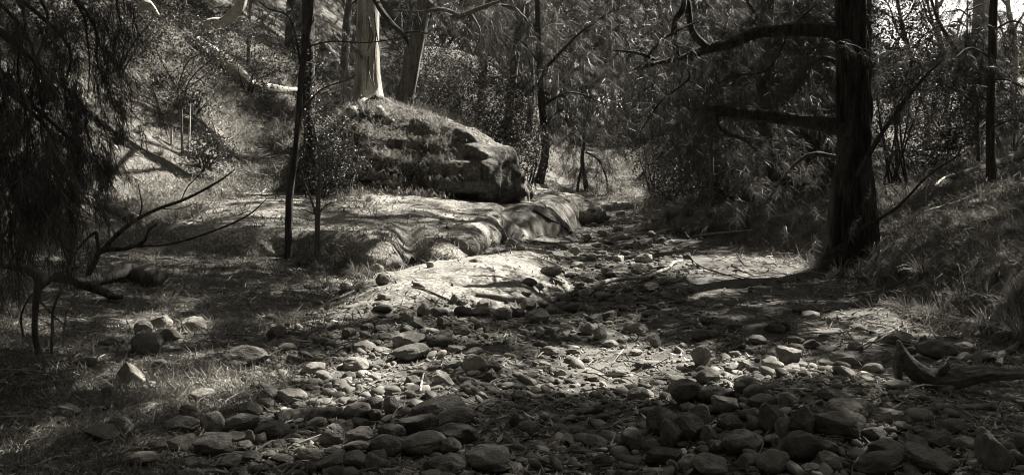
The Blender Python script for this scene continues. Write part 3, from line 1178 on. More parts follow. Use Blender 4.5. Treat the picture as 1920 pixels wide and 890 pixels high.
for px, py, dy, l in [(1230, 40, -.8, .9), (1260, 120, -.6, .8), (1310, 110, -.6, .9), (1350, 95, -.5, .8), (1400, 70, -.4, 1.0), (1450, 60, -.3, .9), (1500, 70, .1, 1.1), (1390, 150, .2, .7), (1340, 150, .3, .8),
                      (1440, 200, 1.2, .9), (1500, 150, .8, 1), (1480, 240, .8, .9), (1420, 240, .6, .8), (1540, 90, .6, 1.0), (1560, 180, .8, .9), (1200, 140, -.8, .5), (1290, 20, -.5, .8), (1180, 100, -.9, .5),
                      (1680, 220, -.7, .7), (1740, 150, -1.1, .8), (1660, 300, -.6, .6), (1700, 100, .6, .9), (1640, 60, .5, .9), (1500, 0, .2, 1), (1400, 0, 0, 1), (1340, 10, -.3, .8), (1450, 330, 1.0, .7), (1400, 300, .9, .7)]:
    a = at(px, py, Y1 + dy)
    hang.append(np.stack([a, a + [g.normal(0, .2), g.normal(0, .2), -l * .5], a + [g.normal(0, .3), g.normal(0, .3), -l]]))
C, D = twiggy(sub_pts + hang, g, 9, .28, .33)
BIGC = C
V, F, T = needles(C - np.array(BIG.location), D, 38, .24, .0055, droop=.3, spread=.75, rng=g)
obj("crown", mesh("crown", V, F, M['needle'], False, T), BIG)

# --- dark she-oak whose drooping sprays hang in at the upper left, its trunk beside the frame
LO = empty("she_oak", (-5.6, 6.6, float(H(-5.6, 6.6))), "dark she-oak sprays drooping in close at the upper left corner", "tree")
limb(LO, "trunk", [(-5.6, 6.6, -.3), (-5.5, 6.7, 3), (-5.2, 6.9, 6), (-4.8, 7.2, 9.5)], [.3, .24, .18, .05], M['darkbark'], 16, .2, 60, 61)
g = np.random.default_rng(62)
LH = []
for k, (px, py, Y, l, dx) in enumerate([(-40, 40, 6.0, 1.0, .3), (20, -20, 6.2, 1.2, .2), (70, -10, 6.6, 1.2, .2), (110, 60, 7.0, 1.0, .2), (160, 20, 7.0, .9, .3), (30, 160, 6.0, .9, .2), (80, 230, 6.4, .7, .2), (130, 170, 7.0, .6, .2),
                                        (190, -60, 7.2, .6, .2), (-30, 250, 5.8, .8, .2), (10, 330, 6.0, .4, .2), (60, 110, 6.2, 1.0, .1), (-20, 100, 6.2, 1.1, .1), (120, -20, 7.4, .9, .2), (120, 250, 6.8, .4, .1), (40, 50, 6.8, 1.2, .1)]):
    a = at(px, py, Y)
    P = np.stack([a + [-1.2 + g.normal(0, .2), 0, .9], a, a + [dx * .5, g.normal(0, .1), -l * .5], a + [dx, g.normal(0, .1), -l]])
    LH.append(P[1:])
    limb(LO, "branch", P, [.022, .014, .008, .003], M['darkbark'], 6, .1, 16, 63 + k)
C, D = twiggy(LH, g, 26, .2, .17)
LOC = C
V, F, T = needles(C - np.array(LO.location), D, 34, .2, .0045, droop=.5, spread=.5, rng=g)
obj("crown", mesh("crown", V, F, M['needle'], False, T), LO)

def stem_tree(name, label, Y, stems, mat, twigs=(), needle=0, leafc=None, seg=10, rough=.15, cat="tree", group=None, seed=1, tipL=.25, base=None):
    """stems: [(pixel path, pixel radii, part name)] at depth Y"""
    a = at(*stems[0][0][0][:2], Y)
    root = empty(name, a, label, cat, group)
    g = np.random.default_rng(seed)
    P = []
    for k, (pp, rr, nm) in enumerate(stems):
        pts = path_px(pp, Y)
        if nm != "trunk" and nm != "root":
            P.append(pts)
        limb(root, nm, pts, np.array(rr) * Y / FPX, M['darkbark'] if nm == 'branch' and name == 'gum_tree' else mat, seg, rough, 8 * len(pp), seed + k)
    if needle and P:
        C, D = twiggy(P, g, needle, tipL, tipL * .8)
        V, F, T = needles(C - a, D, 46, tipL, .00026 * Y + .001, droop=.5, spread=.5, rng=g)
        obj("crown", mesh("crown", V, F, M['needle'], False, T), root)
    if leafc:
        c = np.array([at(x, y, Y + d) for x, y, d in leafc[0]]) - a
        V, F, T = leaves(c, leafc[1], leafc[2], leafc[3], leafc[4], g, droop=.3)
        obj("crown", mesh("crown", V, F, M['gumleaf'], False, T), root)
    return root

p, n = hit(541, 484)
stem_tree("sapling", "slim dark sapling standing on the shelf edge, taller of the pair", p[1], [
    ([(540, 490), (541, 440), (544, 360), (554, 290), (560, 220), (564, 150), (573, 85), (583, 35), (592, -60)], [7.5, 7, 6.6, 6.4, 6, 5.5, 4.5, 3.6, 3], "trunk"),
    ([(566, 140), (600, 80), (545, 40)][:1] + [(545, 38, .1), (500, 15, .2), (460, -20, .2)], [2, 1.8, 1.3, .8], "branch"),
    ([(570, 90), (620, 78, .1), (690, 80, .1), (760, 70, .2)], [2, 1.5, 1.2, .7], "branch"),
    ([(560, 215), (600, 170, .1), (650, 150, .2), (670, 140, .2)], [2, 1.5, 1.1, .6], "branch"),
    ([(572, 90), (560, 40, -.2), (540, 0, -.3), (530, -40, -.3)], [2, 1.5, 1.1, .6], "branch")], M['darkbark'], needle=6, seed=71, group="saplings on the shelf edge", tipL=.2)
p, n = hit(596, 478)
stem_tree("sapling", "thin forked bare sapling beside the taller slim sapling", p[1], [
    ([(593, 482), (594, 440), (594, 402), (597, 350), (600, 305), (593, 262), (586, 230)], [4, 3.8, 3.5, 2.8, 2.2, 1.8, 1], "trunk"),
    ([(599, 482), (598, 440), (599, 400), (601, 330), (606, 290)], [2.5, 2.4, 2.2, 1.6, 1], "stem"),
    ([(593, 405), (582, 370), (572, 345), (566, 320)], [2.6, 2.2, 1.8, .8], "branch"),
    ([(595, 403), (612, 385), (628, 378)], [1.8, 1.4, .6], "branch"),
    ([(592, 402), (578, 396), (566, 392)], [1.8, 1.4, .6], "branch"),
    ([(598, 330), (588, 318), (576, 300)], [1.4, 1.2, .6], "branch"),
    ([(600, 320), (618, 300), (632, 280)], [1.4, 1.2, .6], "branch")], M['midbark'], seed=73, group="saplings on the shelf edge", seg=8)
stem_tree("shaggy_tree", "dark shaggy trunk wrapped in small leaves behind the slim sapling", 19.2, [
    ([(584, 370), (582, 300), (580, 220), (578, 140), (577, 60), (577, -80)], [14, 13, 12, 12, 11, 10], "trunk")], M['darkbark'], seed=75, rough=.3, seg=18,
    leafc=([(580 + random.gauss(0, 12), random.uniform(90, 350), random.uniform(-.3, .1)) for _ in range(90)] + [(625 + random.gauss(0, 28), random.uniform(200, 300), random.uniform(-.6, .2)) for _ in range(80)], 14, .14, .09, .04))
GUM = stem_tree("gum_tree", "tall smooth pale gum trunk with flared roots on top of the outcrop", 24.0, [
    ([(682, 250), (683, 225), (685, 205), (688, 188), (690, 168), (690, 140), (690, 100), (690, 40), (693, -60), (700, -260)], [70, 62, 48, 34, 26, 22.5, 21, 20.5, 19, 15], "trunk"),
    ([(692, -25), (712, 15, -.8), (735, 45, -1.2), (757, 66, -1.5), (768, 90, -1.7)], [6, 5.5, 5, 4.5, 1], "branch"),
    ([(752, 62, -1.5), (785, 60, -1.5), (800, 64, -1.6)], [2.6, 2, 1], "branch")], M['palebark'], seed=77, rough=.10, seg=36)
for k, (pp, rr) in enumerate([([(664, 206), (650, 216), (638, 228), (630, 240)], [8, 7, 5, 2]), ([(710, 206), (718, 213), (728, 221), (742, 229)], [8, 6, 4, 2])]):
    q = [at(686, 196, 24.0 - .3)] + [hit(a, b + 2)[0] + np.array([0, .02, .015]) for a, b in pp]
    limb(GUM, "root", q, np.array([13] + rr) * 23.0 / FPX, M['palebark'], 14, .2, 36, 70 + k)
g = np.random.default_rng(78)
for k in range(9):                                                # bark peeling off in strips
    px, py = g.uniform(672, 708), g.uniform(-20, 150)
    a = at(px, py, 24.0 - .32 + .10 * abs(px - 690) / 18)
    l = g.uniform(.5, 1.3)
    limb(GUM, "peeling_bark", [a, a + [g.normal(0, .04), -.03, -l * .5], a + [g.normal(0, .10), -.12, -l]], [.018, .026, .008], M['midbark'], 5, .2, 10, 60 + k)
LEAN = stem_tree("leaning_tree", "grey trunk leaning behind the outcrop beside the pale gum", 27.5, [
    ([(742, 245), (755, 205), (767, 150), (778, 90), (793, 20), (808, -70), (815, -200)], [19, 17, 15, 14, 13, 11, 8], "trunk"),
    ([(797, 0), (840, 32, -.6), (868, 28, -.8), (905, 14, -1), (960, -5, -1.2)], [7, 6, 5, 3.5, 2], "branch"),
    ([(862, 30, -.8), (830, 18, -.9), (790, 22, -1), (735, 20, -1.1)], [4, 3.6, 3, 1.5], "branch"),
    ([(880, 22, -.8), (900, 60, -.8), (890, 100, -.8)], [2.4, 1.8, 1], "branch")], M['midbark'], needle=16, seed=79, seg=20, tipL=.45)
stem_tree("she_oak", "slender dark crooked tree at the end of the outcrop by the creek", 28.5, [
    ([(1011, 345), (1015, 325), (1022, 290), (1020, 250), (1015, 180), (1011, 100), (1008, 30), (1006, -60)], [11, 9, 7.5, 7, 6.2, 5.6, 5, 4], "trunk"),
    ([(1013, 140), (1040, 110, -.4), (1090, 60, -.8), (1150, 20, -1.2)], [3.5, 3, 2.2, 1], "branch"),
    ([(1010, 60), (970, 20, -.4), (930, 10, -.8), (880, 30, -1)], [3.5, 3, 2.2, 1], "branch"),
    ([(1016, 200), (1060, 175, -.4), (1100, 180, -.6), (1140, 200, -.8)], [2.6, 2, 1.6, .8], "branch"),
    ([(1018, 235), (1060, 200, -.4), (1110, 190, -.8)], [2.2, 1.6, .8], "branch"),
    ([(1012, 120), (985, 85, -.3), (960, 70, -.5)], [2.4, 2, 1], "branch")], M['darkbark'], needle=26, seed=81, tipL=.5)
p, n = hit(1100, 359)
stem_tree("small_tree", "small crooked dark tree standing before the sunlit far bank", p[1], [
    ([(1102, 362), (1098, 340), (1093, 315), (1092, 292), (1096, 262), (1100, 235)], [6, 5, 4.5, 4, 3, 2], "trunk"),
    ([(1081, 368), (1085, 340), (1089, 318), (1093, 300)], [2.6, 2.4, 2.2, 2], "stem"),
    ([(1096, 268), (1075, 250, -.4), (1052, 245, -.6)], [2, 1.6, 1], "branch"),
    ([(1096, 262), (1125, 255, -.4), (1160, 275, -.6)], [2, 1.6, 1], "branch"),
    ([(1099, 250), (1110, 215, .4), (1130, 190, .6)], [2, 1.6, 1], "branch"),
    ([(1098, 285), (1122, 300, -.3), (1136, 330, -.3), (1139, 352, -.3)], [2, 2, 1.8, 1], "branch")], M['darkbark'], needle=26, seed=83, tipL=.5)
p, n = hit(1858, 348)
stem_tree("slender_tree", "thin straight dark trunk on the right bank in front of the fallen log", p[1], [
    ([(1858, 352), (1858, 300), (1857, 200), (1860, 100), (1863, 0), (1866, -80)], [10, 8, 7.5, 7.3, 7, 6.5], "trunk"),
    ([(1858, 190), (1800, 170, -.5), (1740, 150, -1), (1690, 150, -1.3)], [2.2, 1.8, 1.4, .8], "branch"),
    ([(1859, 150), (1890, 150, -.6), (1930, 170, -1.2)], [2.2, 1.8, 1], "branch"),
    ([(1860, 60), (1900, 40, -.6), (1940, 60, -1.2)], [2.2, 1.8, 1], "branch"),
    ([(1858, 240), (1900, 225, -.8), (1940, 240, -1.2)], [2.2, 1.8, 1], "branch"),
    ([(1859, 110), (1820, 90, -.8), (1790, 110, -1.2)], [2.2, 1.8, 1], "branch")], M['darkbark'], needle=20, seed=85, tipL=.28)
stem_tree("gum_tree", "pale sunlit gum trunk with peeling bark against the bright sky", 29.0, [
    ([(1832, 320), (1835, 240), (1838, 150), (1838, 70), (1840, -20), (1845, -200)], [18, 17, 16, 15, 14, 11], "trunk"),
    ([(1840, 30), (1862, 0), (1880, -40)], [6, 5, 4], "branch"),
    ([(1836, 160), (1790, 90), (1760, 40), (1740, -20)], [5, 4, 3, 2], "branch")], M['palebark'], seed=87, rough=.10, seg=24)
GT = [([(1742, 300), (1735, 200), (1712, 120), (1690, 40), (1676, -40)], 5), ([(1790, 300), (1775, 210), (1780, 130), (1760, 60), (1755, -40)], 5.5), ([(1815, 300), (1806, 200), (1770, 110), (1745, 30), (1730, -40)], 4),
      ([(1905, 280), (1900, 180), (1905, 90), (1890, 10), (1892, -40)], 6)]
for k, (pp, r) in enumerate(GT):
    Yk = 33.0 + k
    st = [(pp, [r, r * .9, r * .8, r * .7, r * .5], "trunk")]
    for j in range(5):
        t = .35 + .13 * j
        i = int(t * 4)
        f = t * 4 - i
        b = (pp[i][0] * (1 - f) + pp[i + 1][0] * f, pp[i][1] * (1 - f) + pp[i + 1][1] * f)
        sgn = 1 if (j + k) % 2 else -1
        st.append(([b, (b[0] + sgn * 22, b[1] - 30, .3), (b[0] + sgn * 34, b[1] - 70, .5), (b[0] + sgn * 60, b[1] - 110, .5)], [r * .45, r * .35, r * .25, .8], "branch"))
    lc = [(pp[3][0] + random.gauss(0, 45), random.uniform(-40, 170), random.gauss(0, .8)) for _ in range(22)]
    stem_tree("young_gum", ["%s of the thin pale branching gums against the bright sky" % w for w in ("first from the left", "second from the left", "third from the left", "last, by the edge,")][k], Yk, st, M['palebark'], seed=90 + k * 10, seg=8, rough=.06,
              leafc=(lc, 20, .32, .16, .035), group="thin gums against the sky")

# --- the stand of she-oaks behind
g = np.random.default_rng(97)
spots = []
tries = 0
def blocked(x, y):
    xl, xr = creek_edges(y)
    if xl - 1.2 < x < xr + .8 and y < 52:
        return True                                              # the creek itself
    if y < 47 and -7 < x < xl and y < 29:
        return True                                              # shelf and outcrop
    h = (y - 44) / .74
    if y > 30 and -.02 < x / y - .1 < .10 and y < 50:
        return True                                              # the open sunlit far bank
    z = float(H(x, y))
    if x / y > .37:
        return True                                              # open sky behind the thin gums
    return any(in_sunlines(np.array([x, y, z + q]), 1.7) for q in (3, 5, 7, 9))
while len(spots) < 66 and tries < 6000:
    tries += 1
    y = g.uniform(17, 70)
    x = g.uniform(-.72, .72) * y
    if blocked(x, y) or (x < 0 and y < 27) or (0 < x < 5 and y < 24):
        continue
    if any((x - a) ** 2 + (y - b) ** 2 < (2.6 + y * .03) ** 2 for a, b in spots):
        continue
    spots.append((x, y))
for x, y in spots:
    r = x / y
    zone = "rising above the left hillside" if r < -.27 else "behind the outcrop and its bush" if r < .04 else "beyond the end of the creek bed" if r < .14 else "behind the massive trunk and its branches" if r < .36 else "on the far right slope"
    zone = ("nearer tall she-oaks " if y < 46 else "farther tall she-oaks ") + zone
    she_oak(x, y, KINDS[int(g.integers(0, 4))], g.uniform(.85, 1.25), g.uniform(0, 6.28), zone)
# young ones that fill the space under the branches of the big tree
for x, y, k, s in [(4.3, 19.5, 0, .8), (5.3, 22, 1, 1.0), (4.7, 25.5, 0, 1.0), (6.6, 19.5, 1, .8), (5.9, 27, 1, 1.1), (7.6, 23.0, 0, .9), (7.0, 30, 0, 1.1), (6.4, 34, 1, 1.2), (9.5, 25, 1, 1), (8.7, 29, 0, 1), (8.6, 37, 0, 1.1),
                   (-4.6, 27.5, 1, .8), (-6.4, 28.5, 0, .8), (-3.6, 31, 0, 1.0), (-8.8, 30, 0, .9), (10.8, 20.5, 1, .7), (12.5, 24, 0, .8)]:
    zone = "between the massive trunk and the creek" if 0 < x < 9.6 and y < 36 else "far up the creek" if x > 0 and y >= 36 else "behind the outcrop" if x < 0 else "on the right slope"
    o = she_oak(x, y, YOUNG[k], s, g.uniform(0, 6.28), "young:" + zone)
    o["group"] = "young she-oaks along the creek"
for zone, v in OAKS.items():
    v.sort(key=lambda t: t[0])
    w = "young she-oaks " + zone[6:] if zone.startswith("young:") else zone
    for k, (_, o) in enumerate(v):
        o["label"] = f"{ORD[k]} from left of the {w}" if len(v) > 1 else "the single one of the " + w

# --- shrubs
def shrub(px, py, Y, r, nstem, nclump, nleaf, size, label, seed, group=None, name="bush"):
    c = at(px, py, Y)
    z = drop(c[0], c[1], c[2] + .2)[0]
    root = empty(name, (c[0], c[1], z - .05), label, "shrub", group)
    g = np.random.default_rng(seed)
    top = max(c[2] - z, .3)
    ends = unit(g.normal(0, 1, (nclump, 3))) * np.cbrt(g.uniform(.25, 1, (nclump, 1))) * np.array(r) + np.array([0, 0, top])
    ends = ends[ends[:, 2] > .05]
    parts = []
    for k in range(nstem):
        e = ends[g.integers(0, len(ends))]
        parts.append(tube([(g.normal(0, .1), g.normal(0, .1), -.1), e * .5 + g.normal(0, .12, 3), e], [.03, .018, .006], 5, 0, 8))
    V, F, T = join(parts)
    obj("stem", mesh("stem", V, F, M['darkbark']), root, kind="stuff")
    V, F, T = leaves(ends, nleaf, .16 * max(r) ** .5, size, size * .5, g)
    obj("crown", mesh("crown", V, F, M['gumleaf'], False, T), root)
    return root
shrub(890, 205, 28.0, (1.9, 1.3, 1.5), 26, 520, 40, .085, "large rounded bush of small glinting leaves behind the outcrop", 201)
shrub(985, 275, 27.0, (.7, .8, .9), 12, 120, 34, .08, "smaller leafy bush drooping over the creek end of the outcrop", 202)
shrub(800, 150, 30.0, (1.4, 1.0, 1.4), 16, 240, 36, .085, "leafy bush between the leaning trunk and the large rounded bush", 203)
for k, (px, py, Y, r, lab) in enumerate([
    (330, 90, 24.5, (1.5, 1.2, 1.2), "dense leafy bush just left of the broken pale branch high on the hillside"),
    (372, 190, 24.0, (.6, .5, .5), "leafy bush under the pale fallen log on the hillside"),
    (210, 60, 23.0, (1.3, 1.0, .8), "dark leafy bush at the top of the left hillside"),
    (80, 30, 21.5, (1.4, 1.0, .8), "dark leafy bush near the top left corner, behind the drooping sprays"),
    (390, 280, 22.0, (.6, .6, .45), "low dark bush at the hillside foot beside the bare thin stems"),
    (640, 300, 19.0, (.5, .4, .55), "scrubby small-leaved bush against the left end of the outcrop"),
    (615, 340, 18.6, (.5, .4, .35), "low scrub at the foot of the shaggy trunk"),
    (1680, 80, 19.0, (.8, .8, 1.5), "dark leafy mass beside the massive trunk at the top"),
    (1725, 240, 21.0, (1.3, 1.0, .9), "leafy bush on the slope right of the massive trunk"),
    (1780, 200, 24.0, (1.6, 1.0, .9), "dark bush below the bright sky beside the pale gum"),
    (1890, 190, 23.0, (1.2, 1.0, .8), "dark bush at the right edge behind the thin trunk"),
    (1500, 300, 19.5, (1.0, .8, .6), "dark bush filling the space left of the massive trunk"),
    (1390, 340, 20.0, (1.0, .8, .5), "dark low bush behind the grass mounds"),
    (1270, 330, 24.0, (1.0, .9, .6), "dark bush above the grass mounds beside the creek"),
    (1230, 250, 33.0, (1.8, 1.2, 1.2), "shaded bush beyond the creek bend"),
    (460, 110, 28.0, (1.5, 1.0, 1.2), "grey leafy bush behind the pale fallen log"),
    (1520, 90, 24.0, (1.6, 1.0, 1.2), "dark leafy mass above the thick broken branch")]):
    big = max(r)
    shrub(px, py, Y, r, 10, int(90 * big * r[2] + 20), 26, .085 if Y > 20 else .07, lab, 210 + k)

# ------------------------------------------------------------------ logs, driftwood and sticks
def lie(pp, rr, lift=.8):
    """pixel path resting on the ground -> points and radii in metres"""
    P, R = [], []
    for (a, b), r in zip(pp, rr):
        p, n = hit(a, b + r * .6)
        R.append(r * p[1] / FPX)
        P.append(p + np.array([0, 0, R[-1] * lift]))
    P = np.array(P)
    if len(P) > 2:
        P[1:-1, 1] = .25 * P[:-2, 1] + .5 * P[1:-1, 1] + .25 * P[2:, 1]
    return P, R

def log(name, pp, rr, mat, label, cat, seg=12, rough=.18, Y=None, lift=.8, seed=0, group=None, forks=()):
    if Y is None:
        P, R = lie(pp, rr, lift)
    else:
        P = path_px(pp, Y)
        R = np.array(rr) * Y / FPX
    c = P[len(P) // 2].copy()
    V, F, _ = tube(P - c, R, seg, rough, 10 * len(pp), seed, fscale=2.4)
    o = obj(name, mesh(name, V, F, mat), loc=c, label=label, category=cat, group=group)
    for fp, fr in forks:
        if Y is None:
            Q, S = lie(fp, fr, lift)
            Q[:, 1] += np.interp(0, [0], [P[:, 1].mean() - Q[:, 1].mean()]) * .0
        else:
            Q, S = path_px(fp, Y), np.array(fr) * Y / FPX
        V, F, _ = tube(Q - c, S, max(seg - 4, 6), rough, 8 * len(fp), seed + 3)
        obj("fork", mesh("fork", V, F, mat), o)
    return o

Yd = hit(1745, 728)[0][1]
log("driftwood", [(1684, 638), (1690, 658), (1704, 682), (1732, 704), (1768, 712), (1810, 705), (1850, 699), (1890, 702), (1945, 697)], [2.5, 9, 14, 16, 17.5, 15, 12, 10, 8], M['darkwood'],
    "forked dark driftwood log with a pointed tip rising at its end", "log", 30, .34, Y=Yd, seed=401,
    forks=[([(1691, 656), (1684, 672), (1683, 692), (1686, 716)], [9, 9, 8, 5]), ([(1820, 700, .1), (1832, 682, .15), (1836, 664, .2)], [9, 7, 4]), ([(1765, 700, -.05), (1775, 688, -.12), (1779, 680, -.14)], [7, 5, 2])])
log("hollow_log", [(150, 535), (185, 524), (220, 516), (250, 514), (272, 518), (288, 526)], [12, 16, 19, 20, 21, 20], M['midbark'], "short fat curved log lying in the grass below the shelf", "log", 20, .14, seed=403)
log("dead_branch", [(100, 520), (130, 524), (160, 533), (190, 545), (214, 556), (230, 556)], [7, 9, 9, 8, 6, 4], M['darkbark'], "dark broken branch leaning in the grass before the fat curved log", "branch", 12, .2, Y=hit(215, 566)[0][1], seed=405,
    forks=[([(208, 552), (204, 560), (206, 568)], [5, 4, 2])])
log("fallen_branch", [(-20, 300), (40, 335), (100, 362), (150, 375), (195, 385), (225, 398), (252, 414)], [9, 10, 11, 11, 11, 11, 12], M['midbark'], "thick curved fallen branch with split end on the left slope", "branch", 16, .25, seed=407, lift=.6)
log("fallen_log", [(366, 78), (392, 98), (412, 112), (432, 130), (448, 150), (470, 162), (498, 167), (540, 172), (600, 176), (640, 182)], [9, 12, 13, 14, 14, 11, 9, 8, 7, 5], M['palewood'], "pale weathered fallen log curving down the left hillside", "log", 18, .22, seed=409, lift=.9)
log("broken_branch", [(374, 62), (384, 48), (400, 42), (418, 42), (436, 28), (450, 10), (458, -20)], [5, 8, 9, 10, 10, 10, 10], M['palewood'], "broken branch with a sunlit pale end above the pale fallen log", "branch", 16, .2, Y=25.5, seed=411)
log("root_stub", [(262, 16), (275, 8), (285, 18), (296, 30)], [8, 8, 7, 4], M['palewood'], "small pale bent stub near the top of the left hillside", "branch", 12, .2, Y=23.5, seed=412)
log("fallen_log", [(1772, 338), (1810, 330), (1850, 316), (1885, 302), (1930, 286)], [5, 7, 8, 9, 10], M['deadwood'], "long fallen log on the right bank behind the thin straight trunk", "log", 14, .16, seed=413)
log("fallen_log", [(1738, 272), (1765, 286), (1790, 296), (1812, 304)], [6, 6.5, 6, 4], M['deadwood'], "shorter fallen log meeting the long log on the right bank", "log", 12, .16, seed=415)
log("mossy_log", [(518, 786), (550, 780), (585, 776), (615, 774), (642, 772)], [12, 15, 15, 14, 11], M['mossy'], "moss covered short log among the shaded stones", "log", 18, .28, seed=417, lift=.5)
log("creek_log", [(894, 552), (920, 556), (950, 560), (985, 563), (1012, 566)], [3.5, 5, 5.5, 5, 3.5], M['deadwood'], "dark straight stick log lying at the foot of the sunlit slab", "log", 10, .15, seed=419)
log("pale_branch", [(1112, 548), (1128, 540), (1143, 531), (1168, 528), (1194, 527), (1219, 526), (1234, 518), (1251, 505), (1264, 496), (1280, 491)], [4, 4.5, 4, 3.2, 3.2, 3.2, 3.2, 3, 2.6, 1.5], M['palewood'], "bleached wavy branch lying across the upper creek stones", "branch", 10, .15, seed=421, lift=2.4,
    forks=[([(1104, 555), (1122, 547), (1143, 533)], [2, 3, 2.5])])
log("stick", [(1296, 483), (1312, 500), (1340, 512), (1370, 520), (1392, 524)], [1.2, 1.8, 2, 1.8, 1], M['deadwood'], "thin dark twig lying in the bright sun patch", "stick", 7, .1, seed=423, lift=2)
log("stick", [(1600, 668), (1625, 650), (1650, 636), (1672, 620), (1688, 606), (1691, 600)], [2.4, 2.6, 2.4, 2, 1.6, 1], M['deadwood'], "curved stick on the ground behind the tip of the forked driftwood", "stick", 8, .1, seed=425, lift=1.5)
log("pale_branch", [(1872, 690), (1880, 672), (1894, 652), (1912, 640), (1935, 634)], [6, 7, 6, 5, 4], M['deadwood'], "bent grey branch at the right edge above the driftwood", "branch", 10, .15, seed=427, lift=1.6)
log("branch_piece", [(1720, 775), (1760, 770), (1800, 768), (1830, 762), (1868, 758)], [6, 8, 8, 7, 5], M['deadwood'], "grey branch lying under the forked driftwood", "branch", 10, .18, seed=429)
log("stick", [(1690, 790), (1705, 782), (1730, 772), (1755, 762), (1775, 754)], [2, 2.6, 2.6, 2.4, 1.5], M['deadwood'], "straight stick poking out below the forked driftwood", "stick", 8, .1, seed=431, lift=1.5)
log("stick", [(1602, 880), (1612, 862), (1624, 840), (1632, 832)], [3, 3.4, 3.2, 2], M['palewood'], "short pale stick stood among the stones below the driftwood", "stick", 8, .1, seed=432, lift=2)
log("stick", [(1640, 828), (1670, 818), (1700, 806)], [3, 3.4, 2], M['darkbark'], "short dark stick lying on the stones below the driftwood", "stick", 8, .1, seed=434, lift=2)
log("stick", [(500, 736), (530, 732), (560, 724), (592, 715)], [1.5, 2.6, 2.6, 1.5], M['deadwood'], "thin straight stick beside the stones above the mossy log", "stick", 8, .1, seed=433, lift=1.6)
log("stick", [(562, 662), (580, 676), (600, 686), (612, 692)], [3, 4, 4, 2], M['darkbark'], "short dark broken stick in the grass above the sunlit gravel", "stick", 8, .15, seed=435, lift=1.2)
log("stick", [(676, 735), (690, 728), (706, 720)], [2, 2.6, 1.6], M['palewood'], "short pale stick in the sunlit patch of gravel", "stick", 7, .1, seed=437, lift=1.2)
log("stick", [(788, 738), (790, 722), (796, 700)], [2, 2.4, 1.6], M['palewood'], "short pale stick propped against the square-shouldered stone", "stick", 7, .1, seed=439, lift=3)
log("stick", [(1218, 712), (1250, 712), (1282, 708), (1310, 706)], [1.8, 2.8, 2.6, 1.6], M['darkbark'], "dark straight stick in the sunlit gravel above the stone pile", "stick", 7, .1, seed=441, lift=1.2)
log("stick", [(1536, 630), (1556, 626), (1580, 624)], [2, 3, 1.6], M['deadwood'], "short stick on the bare flat before the bank", "stick", 7, .1, seed=443, lift=1.2)
log("stick", [(1486, 582), (1500, 588), (1520, 588), (1542, 584)], [2, 4, 4, 2], M['darkbark'], "dark curled bark strip on the bare flat", "bark strip", 8, .2, seed=445, lift=1.2)
log("stick", [(1560, 735), (1500, 733), (1450, 730)], [2, 3, 2], M['palewood'], "pale stick behind the stone pile in the leaf litter", "stick", 7, .1, seed=447, lift=1.4)
log("stick", [(1590, 560), (1640, 545), (1690, 530), (1740, 505), (1760, 480)], [2, 2.4, 2.2, 2, 1], M['deadwood'], "long thin stick leaning along the grassy bank edge", "stick", 7, .1, seed=449, lift=3)
log("stick", [(1720, 402), (1760, 394), (1800, 382), (1850, 360)], [2, 2.4, 2.2, 1.5], M['palewood'], "long pale stick lying on the right slope", "stick", 7, .1, seed=451, lift=2)
log("stick", [(1742, 372), (1746, 350), (1760, 338), (1790, 334), (1812, 336)], [2, 2.4, 2.2, 2, 1], M['palewood'], "arched pale stick on the right slope below the long fallen log", "stick", 7, .1, seed=453, lift=3)
log("stick", [(1734, 382), (1737, 350), (1738, 322), (1748, 316)], [2.4, 2.4, 2, 1], M['palewood'], "upright hooked pale stick on the right slope", "stick", 7, .1, Y=hit(1734, 384)[0][1], seed=455)
log("stick", [(342, 292), (341, 250), (341, 205)], [2.4, 2.2, 1.2], M['midbark'], "thin bare upright stem at the hillside foot, the dark one", "stem", 7, .1, Y=hit(342, 294)[0][1], seed=457)
log("stick", [(352, 284), (355, 250), (357, 195)], [2, 1.8, 1], M['palewood'], "thin bare upright stem at the hillside foot, the pale one", "stem", 7, .1, Y=hit(352, 286)[0][1], seed=459)
log("stick", [(322, 272), (322, 255), (322, 238)], [3, 3, 2.4], M['palewood'], "short pale broken stump of a stem on the left hillside", "stem", 8, .1, Y=hit(322, 274)[0][1], seed=461)
log("stick", [(376, 290), (392, 272), (404, 250), (396, 225)], [3, 3, 2.4, 1], M['palewood'], "pale bent stick at the hillside foot beside the bare stems", "stick", 8, .1, Y=hit(376, 292)[0][1], seed=463)
log("stick", [(860, 570), (830, 558), (800, 545), (772, 538)], [1, 1.6, 1.6, 1], M['deadwood'], "thin crooked twig lying on the sunlit slab", "stick", 6, .1, seed=465, lift=1.5)
log("bark_strip", [(776, 532), (786, 536), (796, 539)], [3, 4.5, 3], M['deadwood'], "short dark wood chip on the sunlit slab", "bark strip", 8, .2, seed=467)
log("stick", [(1010, 455), (1040, 458), (1062, 466), (1072, 474)], [1.5, 2, 2, 1], M['deadwood'], "thin stick beside the black angular stone in the upper creek", "stick", 6, .1, seed=469, lift=2)
log("stick", [(1000, 395), (1025, 412), (1048, 424), (1072, 436)], [2, 2.6, 2.4, 1.4], M['darkbark'], "dark stick leaning down the water-streaked ledge", "stick", 7, .1, seed=471, lift=2)
log("stick", [(1300, 445), (1330, 440), (1370, 437), (1410, 432)], [1.6, 2, 1.8, 1], M['palewood'], "pale twig lying before the grass mounds", "stick", 6, .1, seed=473, lift=2)
log("stick", [(0, 758), (40, 762), (90, 764)], [3, 4, 2], M['darkbark'], "dark stick in the grass at the left edge", "stick", 8, .1, seed=475)
log("stick", [(20, 806), (70, 804), (124, 797)], [1.6, 2, 1], M['deadwood'], "thin pale stick in the shaded grass at the lower left", "stick", 6, .1, seed=477)

